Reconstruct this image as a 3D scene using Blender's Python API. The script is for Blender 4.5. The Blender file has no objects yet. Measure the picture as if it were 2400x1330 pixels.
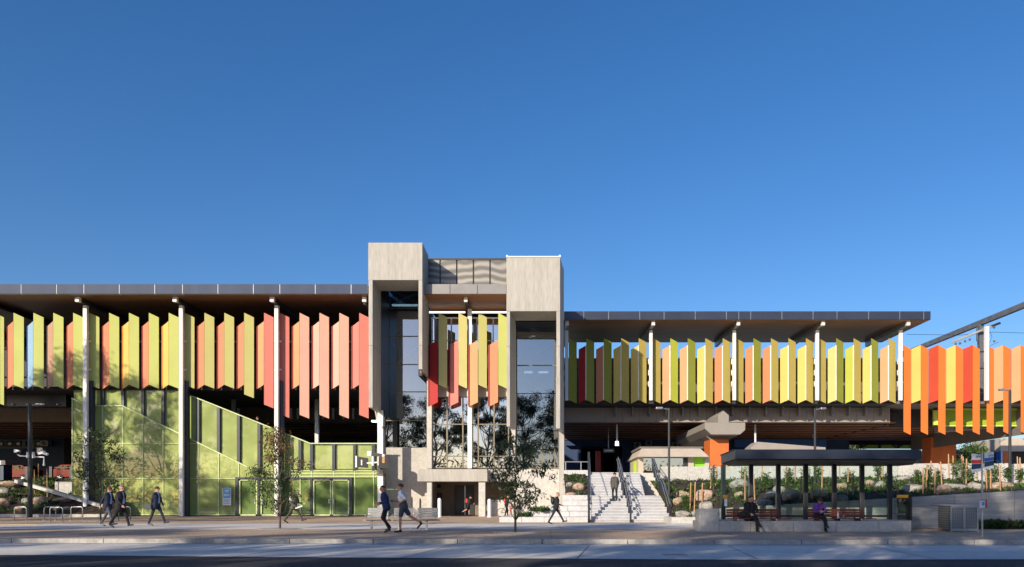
import bpy, bmesh, math, random
import numpy as np
from mathutils import Vector, Matrix
random.seed(7); R = math.radians
sc = bpy.context.scene
col = sc.collection

# ------------------------------------------------------------------ camera, light
F, CX, HY, H0 = 1800.0, 1271.0, 1175.0, 1.2
def X(px, d): return (px - CX) * d / F
def Z(py, d): return H0 + (HY - py) * d / F
cam = bpy.data.cameras.new('camera'); camo = bpy.data.objects.new('camera', cam); col.objects.link(camo)
camo.location = (0, 0, H0); camo.rotation_euler = (R(90), 0, 0)
cam.lens = 36 * F / 2400; cam.sensor_width = 36
cam.shift_x = (1200 - CX) / 2400; cam.shift_y = (HY - 665) / 2400
cam.clip_start = .1; cam.clip_end = 5000
sc.camera = camo
EL, AZ = 20.0, 33.0           # sun elevation, degrees left of straight behind the camera
tow = Vector((-math.sin(R(AZ)) * math.cos(R(EL)), -math.cos(R(AZ)) * math.cos(R(EL)), math.sin(R(EL))))
w = bpy.data.worlds.new('World'); sc.world = w; w.use_nodes = True
nt = w.node_tree; bg = nt.nodes['Background']
sky = nt.nodes.new('ShaderNodeTexSky'); sky.sky_type = 'NISHITA'; sky.sun_disc = False
sky.sun_elevation = R(EL); sky.sun_rotation = math.atan2(tow.x, tow.y)
sky.air_density = 1.0; sky.dust_density = 1.0; sky.ozone_density = 3.0
hsv = nt.nodes.new('ShaderNodeHueSaturation'); hsv.inputs['Saturation'].default_value = 1.27; nt.links.new(sky.outputs[0], hsv.inputs['Color'])
tint = nt.nodes.new('ShaderNodeMix'); tint.data_type = 'RGBA'; tint.blend_type = 'MULTIPLY'; tint.inputs[0].default_value = 1
tint.inputs[7].default_value = (.92, .885, 1.0, 1); nt.links.new(hsv.outputs[0], tint.inputs[6]); nt.links.new(tint.outputs[2], bg.inputs[0]); bg.inputs[1].default_value = .122
sl = bpy.data.lights.new('sun', 'SUN'); so = bpy.data.objects.new('sun', sl); col.objects.link(so)
sl.energy = 4.7; sl.angle = R(.5); sl.color = (1, .87, .69)
so.rotation_euler = tow.to_track_quat('Z', 'Y').to_euler()
sc.view_settings.view_transform = 'Standard'; sc.view_settings.look = 'None'
sc.view_settings.exposure = .32; sc.view_settings.gamma = 1
sc.render.engine = 'CYCLES'
try:
    sc.cycles.max_bounces = 8; sc.cycles.transparent_max_bounces = 16
except Exception: pass

# ------------------------------------------------------------------ materials
def s2l(c): return c / 12.92 if c <= .04045 else ((c + .055) / 1.055) ** 2.4
def hx(h, k=1.0): return tuple(s2l(int(h[i:i + 2], 16) / 255) * k for i in (0, 2, 4))
M = {}
def mat(name, c, rough=.6, metal=0, var=.12, scale=1.5, stretch=(1, 1, 1), bump=0, bscale=None, c2=None, fine=0, spec=None, coat=0, fc=.12):
    m = bpy.data.materials.new(name); m.use_nodes = True; n = m.node_tree.nodes; L = m.node_tree.links
    b = n['Principled BSDF']; b.inputs['Roughness'].default_value = rough; b.inputs['Metallic'].default_value = metal
    if spec is not None: b.inputs['Specular IOR Level'].default_value = spec
    if coat: b.inputs['Coat Weight'].default_value = coat; b.inputs['Coat Roughness'].default_value = .15
    tc = n.new('ShaderNodeTexCoord'); mp = n.new('ShaderNodeMapping'); mp.inputs['Scale'].default_value = stretch
    L.new(tc.outputs['Object'], mp.inputs[0])
    no = n.new('ShaderNodeTexNoise'); no.inputs['Scale'].default_value = scale; no.inputs['Detail'].default_value = 8
    no.inputs['Roughness'].default_value = .62
    L.new(mp.outputs[0], no.inputs[0])
    rp = n.new('ShaderNodeValToRGB'); rp.color_ramp.elements[0].position = .3; rp.color_ramp.elements[1].position = .7
    lo = c2 if c2 else tuple(v * (1 - var * 1.6) for v in c)
    hi = tuple(min(1, v * (1 + var)) for v in c)
    rp.color_ramp.elements[0].color = (*lo, 1); rp.color_ramp.elements[1].color = (*hi, 1)
    L.new(no.outputs[0], rp.inputs[0])
    out = rp.outputs[0]
    if fine:
        n2 = n.new('ShaderNodeTexNoise'); n2.inputs['Scale'].default_value = fine; n2.inputs['Detail'].default_value = 3
        L.new(mp.outputs[0], n2.inputs[0])
        r2 = n.new('ShaderNodeValToRGB'); r2.color_ramp.elements[0].position = .35; r2.color_ramp.elements[1].position = .65
        r2.color_ramp.elements[0].color = (1 - fc, 1 - fc, 1 - fc, 1); r2.color_ramp.elements[1].color = (1 + fc * .7, 1 + fc * .7, 1 + fc * .7, 1)
        L.new(n2.outputs[0], r2.inputs[0])
        mx = n.new('ShaderNodeMix'); mx.data_type = 'RGBA'; mx.blend_type = 'MULTIPLY'; mx.inputs[0].default_value = 1
        L.new(out, mx.inputs[6]); L.new(r2.outputs[0], mx.inputs[7]); out = mx.outputs[2]
    L.new(out, b.inputs['Base Color'])
    if bump:
        bn = n.new('ShaderNodeTexNoise'); bn.inputs['Scale'].default_value = bscale or scale * 6; bn.inputs['Detail'].default_value = 6
        L.new(mp.outputs[0], bn.inputs[0]); bu = n.new('ShaderNodeBump'); bu.inputs['Strength'].default_value = bump
        bu.inputs['Distance'].default_value = .03
        L.new(bn.outputs[0], bu.inputs['Height']); L.new(bu.outputs[0], b.inputs['Normal'])
    M[name] = m; return m
def glass(name, tint, refl=.5, rough=.01, dif=None, difw=0, rcol=(1, 1, 1)):
    m = bpy.data.materials.new(name); m.use_nodes = True; n = m.node_tree.nodes; L = m.node_tree.links
    n.remove(n['Principled BSDF']); o = n['Material Output']
    t = n.new('ShaderNodeBsdfTransparent'); t.inputs[0].default_value = (*tint, 1)
    g = n.new('ShaderNodeBsdfGlossy'); g.inputs['Roughness'].default_value = rough; g.inputs[0].default_value = (*rcol, 1)
    tc = n.new('ShaderNodeTexCoord'); no = n.new('ShaderNodeTexNoise'); no.inputs['Scale'].default_value = .35; no.inputs['Detail'].default_value = 1
    L.new(tc.outputs['Object'], no.inputs[0]); bu = n.new('ShaderNodeBump'); bu.inputs['Strength'].default_value = .03; bu.inputs['Distance'].default_value = .1
    L.new(no.outputs[0], bu.inputs['Height']); L.new(bu.outputs[0], g.inputs['Normal'])
    base = t.outputs[0]
    if dif:
        d = n.new('ShaderNodeBsdfDiffuse')
        n2 = n.new('ShaderNodeTexNoise'); n2.inputs['Scale'].default_value = .5; n2.inputs['Detail'].default_value = 3
        L.new(tc.outputs['Object'], n2.inputs[0]); rp = n.new('ShaderNodeValToRGB')
        rp.color_ramp.elements[0].position = .35; rp.color_ramp.elements[1].position = .65
        rp.color_ramp.elements[0].color = (*[v * .8 for v in dif], 1); rp.color_ramp.elements[1].color = (*[v * 1.1 for v in dif], 1)
        L.new(n2.outputs[0], rp.inputs[0]); L.new(rp.outputs[0], d.inputs[0])
        mx = n.new('ShaderNodeMixShader'); mx.inputs[0].default_value = difw
        L.new(base, mx.inputs[1]); L.new(d.outputs[0], mx.inputs[2]); base = mx.outputs[0]
    fr = n.new('ShaderNodeFresnel'); fr.inputs[0].default_value = 1.45
    ad = n.new('ShaderNodeMath'); ad.operation = 'ADD'; ad.use_clamp = True; ad.inputs[1].default_value = refl
    L.new(fr.outputs[0], ad.inputs[0])
    m2 = n.new('ShaderNodeMixShader'); L.new(ad.outputs[0], m2.inputs[0]); L.new(base, m2.inputs[1]); L.new(g.outputs[0], m2.inputs[2])
    L.new(m2.outputs[0], o.inputs[0]); M[name] = m; return m
def emit(name, c, s):
    m = mat(name, c, .5); b = m.node_tree.nodes['Principled BSDF']
    b.inputs['Emission Color'].default_value = (*c, 1); b.inputs['Emission Strength'].default_value = s; return m
def leafmat(name, c, c2, tr=.25):
    m = bpy.data.materials.new(name); m.use_nodes = True; n = m.node_tree.nodes; L = m.node_tree.links
    b = n['Principled BSDF']; b.inputs['Roughness'].default_value = .5
    tc = n.new('ShaderNodeTexCoord'); no = n.new('ShaderNodeTexNoise'); no.inputs['Scale'].default_value = 2.2; no.inputs['Detail'].default_value = 4
    L.new(tc.outputs['Object'], no.inputs[0]); rp = n.new('ShaderNodeValToRGB')
    rp.color_ramp.elements[0].position = .38; rp.color_ramp.elements[1].position = .62
    rp.color_ramp.elements[0].color = (*c, 1); rp.color_ramp.elements[1].color = (*c2, 1)
    L.new(no.outputs[0], rp.inputs[0]); L.new(rp.outputs[0], b.inputs['Base Color'])
    t = n.new('ShaderNodeBsdfTranslucent'); L.new(rp.outputs[0], t.inputs[0])
    mx = n.new('ShaderNodeMixShader'); mx.inputs[0].default_value = tr
    L.new(b.outputs[0], mx.inputs[1]); L.new(t.outputs[0], mx.inputs[2]); L.new(mx.outputs[0], n['Material Output'].inputs[0])
    M[name] = m; return m
mat('concrete', (.42, .405, .37), .85, var=.10, scale=.9, stretch=(3, 3, .25), bump=.12, bscale=9, fine=5)
mat('concrete_smooth', (.50, .48, .44), .85, var=.14, scale=.5, bump=.1, bscale=8, fine=7)
mat('concrete_board', (.46, .44, .41), .85, var=.22, scale=1.1, stretch=(.35, 1, 4), bump=.3, bscale=6, fine=3)
mat('concrete_white', (.52, .51, .48), .85, var=.08, scale=.8, bump=.1, bscale=10, fine=6)
mat('path_concrete', (.62, .60, .56), .9, var=.1, scale=.5, bump=.05, bscale=20, fine=14)
mat('lane_concrete', (.62, .59, .54), .9, var=.14, scale=.35, stretch=(.5, 1.5, 1), bump=.05, bscale=14, fine=9, fc=.16)
mat('kerb_concrete', (.40, .39, .37), .9, var=.18, scale=1.1, bump=.2, bscale=16, fine=9)
mat('aggregate', (.50, .36, .25), .95, var=.12, scale=.5, bump=.1, bscale=60, fine=14, fc=.35)
mat('asphalt', (.030, .030, .036), .95, var=.35, scale=.5, stretch=(.3, 1.2, 1), bump=.5, bscale=90, fine=60)
mat('block_white', (.56, .56, .57), .85, var=.08, scale=1.0, bump=.15, bscale=12, fine=7)
mat('soil', (.045, .032, .022), 1, var=.4, scale=3, bump=.8, bscale=25, fine=12)
mat('white_steel', (.78, .77, .74), .45, var=.05, scale=.8)
mat('navy_steel', (.022, .03, .05), .4, var=.2, scale=1)
mat('dark_steel', (.03, .033, .038), .42, var=.2, scale=1)
mat('galv', (.42, .43, .44), .38, metal=.7, var=.15, scale=3)
mat('stainless', (.55, .56, .58), .28, metal=.85, var=.1, scale=5)
mat('black', (.012, .012, .014), .4, var=.2)
mat('fascia_left', (.035, .055, .11), .6, metal=0, spec=.3, var=.16, scale=.5, stretch=(2, 1, .2))
mat('fascia_right', (.045, .055, .085), .35, metal=.3, var=.12, scale=.5)
mat('fascia_mid', (.22, .22, .22), .45, metal=.1, var=.12, scale=.5)
mat('zinc', (.20, .19, .175), .42, metal=.45, var=.35, scale=.9, stretch=(1, 1, 1.4), c2=(.12, .115, .11))
mat('timber_soffit', (.16, .075, .035), .5, var=.3, scale=1.0, stretch=(.25, 6, 1), coat=.3)
mat('timber_batten', (.24, .095, .045), .6, var=.3, scale=1.2, stretch=(.3, 4, 4))
mat('void', (.012, .010, .010), .9, var=.2)
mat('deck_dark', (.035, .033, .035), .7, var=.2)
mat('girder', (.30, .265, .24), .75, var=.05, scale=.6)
mat('taupe', (.17, .145, .13), .8, var=.1, scale=.6)
mat('crosshead', (.27, .25, .225), .8, var=.05, scale=1)
mat('orange_column', (.62, .15, .03), .6, var=.1, scale=1.3)
mat('blue_wall', (.022, .05, .13), .7, var=.15, scale=.8, stretch=(1, 1, .4))
mat('cream', (.50, .43, .35), .7, var=.07)
mat('lime', (.30, .42, .03), .5, var=.12, scale=1)
mat('lime_edge', (.62, .72, .12), .5, var=.05)
mat('glass_frame', (.52, .62, .30), .5, var=.08)
mat('bronze_frame', (.22, .19, .14), .45, metal=.3, var=.12)
mat('bench_timber', (.22, .05, .03), .5, var=.25, scale=2, stretch=(.4, 5, 5))
mat('stake', (.52, .30, .15), .8, var=.25, scale=3, stretch=(4, 4, .5))
mat('rock_grey', (.33, .31, .28), .95, var=.35, scale=2.2, bump=1, bscale=6, fine=9)
mat('rock_tan', (.42, .31, .23), .95, var=.35, scale=2.2, bump=1, bscale=6, fine=9)
mat('bark', (.14, .11, .09), .95, var=.4, scale=5, stretch=(2, 2, .5), bump=.6)
mat('bark_pale', (.30, .26, .21), .9, var=.35, scale=2, stretch=(2, 2, .4), bump=.4)
mat('yellow_paint', (.70, .42, .05), .7, var=.1, scale=4)
mat('yellow', (.80, .36, .02), .5, var=.05)
mat('red', (.55, .04, .03), .5, var=.1)
mat('car_red', (.16, .008, .008), .2, var=.05, coat=.2)
mat('tyre', (.015, .015, .015), .8)
mat('sign_blue', (.03, .13, .45), .5, var=.05)
mat('sign_cyan', (.08, .35, .65), .5, var=.05)
mat('sign_white', (.72, .74, .76), .5, var=.05)
mat('sign_navy', (.02, .05, .10), .5, var=.05)
mat('roof_tile', (.35, .10, .06), .8, var=.2, scale=3)
mat('grass_green', (.06, .11, .02), .9, var=.3, scale=.6, bump=.4, bscale=30, fine=20)
glass('tower_glass', (.34, .46, .55), .24)
glass('hall_glass', (.35, .38, .38), .48)
glass('clear_glass', (.90, .96, .95), .03)
glass('pane_glass', (.88, .95, .94), -1)
glass('teal_glass', (.90, .96, .95), -.03)
glass('green_glass', (.36, .52, .20), .03, dif=(.42, .50, .18), difw=.78)
glass('door_glass', (.22, .45, .20), .06, dif=(.26, .38, .12), difw=.6)
glass('car_glass', (.05, .06, .07), .02)
emit('lamp_white', (1, .93, .82), 1.6)
emit('daylight_glow', (1, .80, .58), .9)  # emission standing for daylight beyond the portal
leafmat('leaf_gum', (.030, .045, .018), (.085, .10, .045))
leafmat('leaf_dark', (.022, .045, .018), (.055, .085, .03))
leafmat('leaf_rust', (.20, .085, .03), (.13, .12, .04))
leafmat('leaf_bright', (.06, .14, .02), (.13, .24, .04))
leafmat('leaf_low', (.035, .065, .018), (.075, .12, .03))
FC = dict(ygreen='bcc270', khaki='ac9c52', green='868a36', lime='a8ae40', salmon='c88262', orange='c67c50', peach='bc946a',
          yellow='c6b25e', blue='89a9c4', pink='cd7a6e', palepink='d3a492', red='b24028', deepred='a83030', palegreen='bab672',
          tan='b08c74', vorange='dc7836', lemon='cac27f')
def finmat(k):
    n = 'fin_' + k
    if n in M: return M[n]
    c = hx(FC[k])
    m = mat(n, c, .62, 0, var=.05, scale=.35, spec=.25)
    nd = m.node_tree.nodes; L = m.node_tree.links; b = nd['Principled BSDF']
    tc = nd.new('ShaderNodeTexCoord'); wv = nd.new('ShaderNodeTexWave'); wv.inputs['Scale'].default_value = 3.2; wv.bands_direction = 'X'
    L.new(tc.outputs['Object'], wv.inputs[0]); bu = nd.new('ShaderNodeBump'); bu.inputs['Strength'].default_value = .12; bu.inputs['Distance'].default_value = .02
    L.new(wv.outputs[0], bu.inputs['Height']); L.new(bu.outputs[0], b.inputs['Normal'])
    return m
mat('fin_trim_white', (.8, .76, .68), .8); mat('fin_trim_red', (.22, .03, .02), .5); mat('fin_trim_dark', (.06, .035, .03), .5)  # fin edge colours: dark tones for shaded sides, white for sunlit ridges
mat('fin_trim_orange', (.5, .16, .02), .5); mat('fin_trim_blue', (.02, .07, .22), .5)

# ------------------------------------------------------------------ mesh helpers
class MB:
    def __init__(s): s.v = []; s.f = []; s.m = []
    def add(s, vs, fs, mi=0):
        k = len(s.v); s.v += [tuple(v) for v in vs]; s.f += [tuple(i + k for i in f) for f in fs]; s.m += [mi] * len(fs); return s
    def box(s, x0, x1, y0, y1, z0, z1, mi=0):
        vs = [(x, y, z) for z in (z0, z1) for y in (y0, y1) for x in (x0, x1)]
        return s.add(vs, [(0, 2, 3, 1), (4, 5, 7, 6), (0, 1, 5, 4), (2, 6, 7, 3), (0, 4, 6, 2), (1, 3, 7, 5)], mi)
    def prism(s, pts, y0, y1, mi=0):      # polygon in xz, extruded in y
        n = len(pts); a = [(p[0], y0, p[1]) for p in pts] + [(p[0], y1, p[1]) for p in pts]
        fs = [tuple(range(n)), tuple(range(2 * n - 1, n - 1, -1))] + [(i, n + i, n + (i + 1) % n, (i + 1) % n) for i in range(n)]
        return s.add(a, fs, mi)
    def plan(s, pts, z0, z1, mi=0):       # polygon in xy, extruded in z; z0/z1 number or list
        n = len(pts); za = z0 if isinstance(z0, (list, tuple)) else [z0] * n; zb = z1 if isinstance(z1, (list, tuple)) else [z1] * n
        a = [(p[0], p[1], za[i]) for i, p in enumerate(pts)] + [(p[0], p[1], zb[i]) for i, p in enumerate(pts)]
        fs = [tuple(range(n - 1, -1, -1)), tuple(range(n, 2 * n))] + [(i, (i + 1) % n, n + (i + 1) % n, n + i) for i in range(n)]
        return s.add(a, fs, mi)
    def tube(s, pts, r, n=8, mi=0, cap=True):
        pts = [Vector(p) for p in pts]; rs = r if isinstance(r, (list, tuple)) else [r] * len(pts)
        k = len(s.v); up = None
        for i, p in enumerate(pts):
            a = pts[max(0, i - 1)]; b = pts[min(len(pts) - 1, i + 1)]; t = (b - a).normalized()
            if up is None or abs(up.dot(t)) > .98: up = Vector((0, 0, 1)) if abs(t.z) < .9 else Vector((1, 0, 0))
            u = t.cross(up).normalized(); v = t.cross(u).normalized()
            for j in range(n):
                an = 2 * math.pi * j / n; q = p + (u * math.cos(an) + v * math.sin(an)) * rs[i]; s.v.append(tuple(q))
        for i in range(len(pts) - 1):
            for j in range(n):
                a = k + i * n + j; b = k + i * n + (j + 1) % n; s.f.append((a, b, b + n, a + n)); s.m.append(mi)
        if cap:
            s.f.append(tuple(k + j for j in range(n - 1, -1, -1))); s.m.append(mi)
            e = k + (len(pts) - 1) * n; s.f.append(tuple(e + j for j in range(n))); s.m.append(mi)
        return s
    def bar(s, a, b, w, h, mi=0):         # rectangular bar from a to b, w across (horizontal), h in the vertical plane
        a = Vector(a); b = Vector(b); t = (b - a).normalized(); up = Vector((0, 0, 1)) if abs(t.z) < .95 else Vector((0, 1, 0))
        u = t.cross(up).normalized() * w / 2; v = u.cross(t).normalized() * h / 2
        vs = [p + i * u + j * v for p in (a, b) for i, j in ((-1, -1), (1, -1), (1, 1), (-1, 1))]
        return s.add(vs, [(0, 1, 2, 3), (7, 6, 5, 4), (0, 4, 5, 1), (1, 5, 6, 2), (2, 6, 7, 3), (3, 7, 4, 0)], mi)
    def ball(s, c, r, n=10, mi=0, sc3=(1, 1, 1), zmin=-2):
        c = Vector(c); k = len(s.v); m = n // 2 + 1
        for i in range(m):
            th = math.pi * i / (m - 1)
            for j in range(n):
                ph = 2 * math.pi * j / n; z = max(math.cos(th), zmin)
                s.v.append((c.x + r * sc3[0] * math.sin(th) * math.cos(ph), c.y + r * sc3[1] * math.sin(th) * math.sin(ph), c.z + r * sc3[2] * z))
        for i in range(m - 1):
            for j in range(n):
                a = k + i * n + j; b = k + i * n + (j + 1) % n; s.f.append((a, a + n, b + n, b)); s.m.append(mi)
        return s
    def disc(s, c, r, y0, y1, n=16, mi=0):  # wheel in the xz plane
        pts = [(c[0] + r * math.cos(2 * math.pi * i / n), c[1] + r * math.sin(2 * math.pi * i / n)) for i in range(n)]
        return s.prism(pts, y0, y1, mi)
    def ring(s, c, r, t, axis='y', n=20, mi=0):
        pts = []
        for i in range(n + 1):
            a = 2 * math.pi * i / n; u, v = r * math.cos(a), r * math.sin(a)
            pts.append((c[0] + u, c[1], c[2] + v) if axis == 'y' else (c[0], c[1] + u, c[2] + v))
        return s.tube(pts, t, 6, mi, cap=False)
    def build(s, name, mats, parent=None, off=(0, 0, 0), smooth=False, bevel=0):
        me = bpy.data.meshes.new(name); o = Vector(off)
        me.from_pydata([tuple(Vector(v) - o) for v in s.v], [], s.f)
        mats = mats if isinstance(mats, (list, tuple)) else [mats]
        for m in mats: me.materials.append(M[m] if isinstance(m, str) else m)
        me.polygons.foreach_set('material_index', s.m)
        bm = bmesh.new(); bm.from_mesh(me); bmesh.ops.recalc_face_normals(bm, faces=bm.faces); bm.to_mesh(me); bm.free()
        if smooth: me.polygons.foreach_set('use_smooth', [True] * len(me.polygons))
        me.update()
        ob = bpy.data.objects.new(name, me); col.objects.link(ob)
        if parent: ob.parent = parent
        if bevel:
            b = ob.modifiers.new('bevel', 'BEVEL'); b.width = bevel; b.segments = 2; b.limit_method = 'ANGLE'
        return ob
class T:                                    # a thing: an empty at its base, parts as children (built in world coordinates)
    def __init__(s, name, label, cat, loc=(0, 0, 0), group=None):
        o = bpy.data.objects.new(name, None); col.objects.link(o); o.location = loc; o.empty_display_size = .2
        o['label'] = label; o['category'] = cat
        if group: o['group'] = group
        s.o = o; s.loc = Vector(loc)
    def part(s, name, mb, m, parent=None, label=None, **k):
        ob = mb.build(name, m, parent or s.o, s.loc, **k)
        if label: ob['label'] = label
        return ob
def single(name, mb, m, label, cat, group=None, off=(0, 0, 0), **k):
    ob = mb.build(name, m, None, off, **k); ob.location = off; ob['label'] = label; ob['category'] = cat
    if group: ob['group'] = group
    return ob
def struct(name, mb, m, kind='structure', **k):
    ob = mb.build(name, m, None, **k); ob['kind'] = kind; return ob
def children(o): return [c for c in bpy.data.objects if c.parent == o]
def copy_tree(o, loc=None, rz=None, label=None, parent=None):
    c = o.copy(); col.objects.link(c)
    if parent: c.parent = parent
    if loc is not None: c.location = loc
    if rz is not None: c.rotation_euler = (0, 0, rz)
    if label: c['label'] = label
    for ch in children(o): copy_tree(ch, parent=c)
    return c
ORD = ['first', 'second', 'third', 'fourth', 'fifth', 'sixth', 'seventh', 'eighth', 'ninth', 'tenth', 'eleventh', 'twelfth', 'thirteenth',
       'fourteenth', 'fifteenth', 'sixteenth', 'seventeenth', 'eighteenth', 'nineteenth', 'twentieth']
def text(body, size, loc, m, parent=None, off=(0, 0, 0), align='CENTER', name='lettering', rz=0):
    cu = bpy.data.curves.new(name, 'FONT'); cu.body = body; cu.size = size; cu.align_x = align; cu.align_y = 'CENTER'; cu.extrude = .003
    cu.materials.append(M[m]); tmp = bpy.data.objects.new(name, cu); col.objects.link(tmp); bpy.context.view_layer.update()
    tm = bpy.data.meshes.new_from_object(tmp.evaluated_get(bpy.context.evaluated_depsgraph_get())); bpy.data.objects.remove(tmp); tm.name = name
    o = bpy.data.objects.new(name, tm); col.objects.link(o)
    o.rotation_euler = (R(90), 0, rz); o.location = Vector(loc) - Vector(off)
    if parent: o.parent = parent
    return o

# ------------------------------------------------------------------ ground
struct('ground', MB().add([(-900, -900, -.30), (900, -900, -.30), (900, 900, -.30), (-900, 900, -.30)], [(0, 1, 2, 3)]), 'grass_green')
KP = [(-90, 24.9), (-40, 24.8), (-17, 24.6), (-8, 24.3), (0, 24.1), (8, 23.7), (16, 23.7), (40, 24), (90, 24.3)]
def strip(a, b, z, name, m, kind='structure'):
    mb = MB(); n = len(a)
    vs = [(p[0], p[1], z) for p in a] + [(p[0], p[1], z) for p in b]
    mb.add(vs, [(i, i + 1, n + i + 1, n + i) for i in range(n - 1)]); return struct(name, mb, m, kind)
AP = [(-90, 19.6), (-40, 19.6), (-13, 19.3), (-4.6, 18.4), (0, 18.1), (5, 17.7), (12, 17.9), (40, 17.9), (90, 17.9)]
strip([(x, -4.5) for x, y in AP], AP, -.158, 'road', 'asphalt')
strip([(x, y - .02) for x, y in AP], [(x, y + .0) for x, y in KP], -.150, 'bus_lane', 'lane_concrete')
# kerb: real step with joints
mb = MB()
for i in range(len(KP) - 1):
    (xa, ya), (xb, yb) = KP[i], KP[i + 1]; n = max(1, int(abs(xb - xa) / 2.4))
    for k in range(n):
        a, b = k / n, (k + 1) / n
        x0, y0 = xa + (xb - xa) * a + .012, ya + (yb - ya) * a; x1, y1 = xa + (xb - xa) * b - .012, ya + (yb - ya) * b
        mb.plan([(x0, y0), (x1, y1), (x1, y1 + .18), (x0, y0 + .18)], -.25, .004)
        mb.plan([(x0, y0 - .42), (x1, y1 - .42), (x1, y1 - .002), (x0, y0 - .002)], -.25, [-.143, -.143, -.138, -.138])
struct('kerb', mb, 'kerb_concrete')
mb = MB(); n = len(KP)
mb.plan([(x, y + .182) for x, y in KP] + [(90, 64.5), (-90, 64.5)], -.25, 0)
struct('pavement', mb, 'aggregate')
# concrete path across the plaza, in bays
mb = MB(); x = -60
while x < 10.4:
    w_ = 3.2; mb.box(x + .012, min(x + w_, 10.6) - .012, 33.0, 40.6, -.1, .006); x += w_
struct('footpath', mb, 'path_concrete')
mb = MB(); x = -58
while x < 60:    # lane joints
    mb.add([(x, 18.0, -.1455), (x + .03, 18.0, -.1455), (x + .63, 23.2, -.1455), (x + .60, 23.2, -.1455)], [(0, 1, 2, 3)]); x += 4.2
struct('lane_joints', mb, 'fin_trim_dark')  # the joints' own dark colour, material shared with the fin edges
mb = MB(); x = -60.5
while x < 40:    # saw cuts in the aggregate paving
    mb.add([(x, 24.9, .003), (x + .018, 24.9, .003), (x + .018, 32.9, .003), (x, 32.9, .003)], [(0, 1, 2, 3)])
    mb.add([(x, 40.7, .003), (x + .02, 40.7, .003), (x + .02, 57.6, .003), (x, 57.6, .003)], [(0, 1, 2, 3)]); x += 3.2
mb.add([(-60, 28.6, .0035), (40, 28.6, .0035), (40, 28.63, .0035), (-60, 28.63, .0035)], [(0, 1, 2, 3)])
struct('paving_joints', mb, 'taupe')
mb = MB()
for px, dd in ((1580, 19.4),): mb.box(X(px, dd) - .3, X(px, dd) + .3, dd - .3, dd + .3, -.2, -.144)
for px, dd in ((520, 27), (1120, 26.4), (1480, 30.5)): mb.box(X(px, dd) - .3, X(px, dd) + .3, dd - .45, dd + .45, -.1, .005)
struct('pit_lids', mb, mat('pit_lid', (.33, .32, .31), .8, metal=.0, var=.3, scale=6))
mb = MB()        # tactile strip by the bus stop
for i in range(18):
    t0, t1 = i / 18, (i + 1) / 18 - .004
    xa, ya, xb, yb = X(2190, 29.5), 29.5, X(2318, 25.2), 25.2
    p = lambda t: (xa + (xb - xa) * t, ya + (yb - ya) * t)
    a, b = p(t0), p(t1)
    mb.plan([(a[0] - .02, a[1] - .22), (b[0] - .02, b[1] - .22), (b[0] + .1, b[1] + .12), (a[0] + .1, a[1] + .12)], .0, .012)
struct('tactile_strip', mb, 'yellow_paint')
mb = MB(); mb.box(X(-60, 39), X(33, 37.5), 39.2, 39.7, 0, .014)
struct('tactile_strip', mb, 'yellow_paint')
# far side of the street, behind the camera
mb = MB(); mb.box(-120, 120, -9.5, -4.5, -.25, -.02); struct('pavement', mb, 'path_concrete')
# upper forecourt on which the underpass stands
mb = MB()
mb.box(X(1326, 50.6), 70, 50.6, 89, -.2, 3.06); mb.box(-80, 70, 89, 140, -.2, 4.2)
struct('upper_forecourt', mb, 'path_concrete')
mb = MB(); mb.box(-80, X(172, 66), 66.5, 89, -.2, 3.0); struct('upper_road', mb, 'asphalt')

# ------------------------------------------------------------------ fins
FT = .05; BK = .15
def fin(Tn, kind, pl, pr, d, zt, zb, c, edge_shading=None, dz=.33, dzb=.28, back=.15):
    """one folded metal blade. tall: near edge at left (pl); short: near edge at right (pr). zt/zb at the near edge."""
    xl, xr = X(pl, d), X(pr, d)
    if kind == 't': yl, yr, tl, tr, bl, br = d, d + back, zt, zt - dz, zb, zb - dzb
    else: yl, yr, tl, tr, bl, br = d + back, d, zt - dz, zt, zb - dzb, zb
    mb = MB()
    mb.plan([(xl, yl), (xr, yr), (xr, yr + FT), (xl, yl + FT)], [bl, br, br, bl], [tl, tr, tr, tl], 0)
    ms = [finmat(c)]
    if edge_shading:
        ms.append('fin_trim_' + edge_shading)
        e = .045
        if kind == 's' and edge_shading != 'white':   # shaded fin side, painted as a dark strip along the outer edge
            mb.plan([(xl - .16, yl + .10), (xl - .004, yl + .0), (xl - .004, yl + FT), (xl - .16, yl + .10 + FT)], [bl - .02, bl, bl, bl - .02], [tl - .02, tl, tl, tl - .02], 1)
        elif kind == 's':  # sun highlight on the ridge, painted as a white strip
            mb.plan([(xr - .05, yr - .014), (xr + .03, yr - .03), (xr + .03, yr - .004), (xr - .05, yr - .003)], [br, br, br, br], [tr, tr, tr, tr], 1)
        else:
            mb.plan([(xr - .035, yr - .03), (xr + .012, yr - .018), (xr + .012, yr - .002), (xr - .035, yr - .018)], [br] * 4, [tr] * 4, 1)
    return Tn.part('fin', mb, ms)

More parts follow.
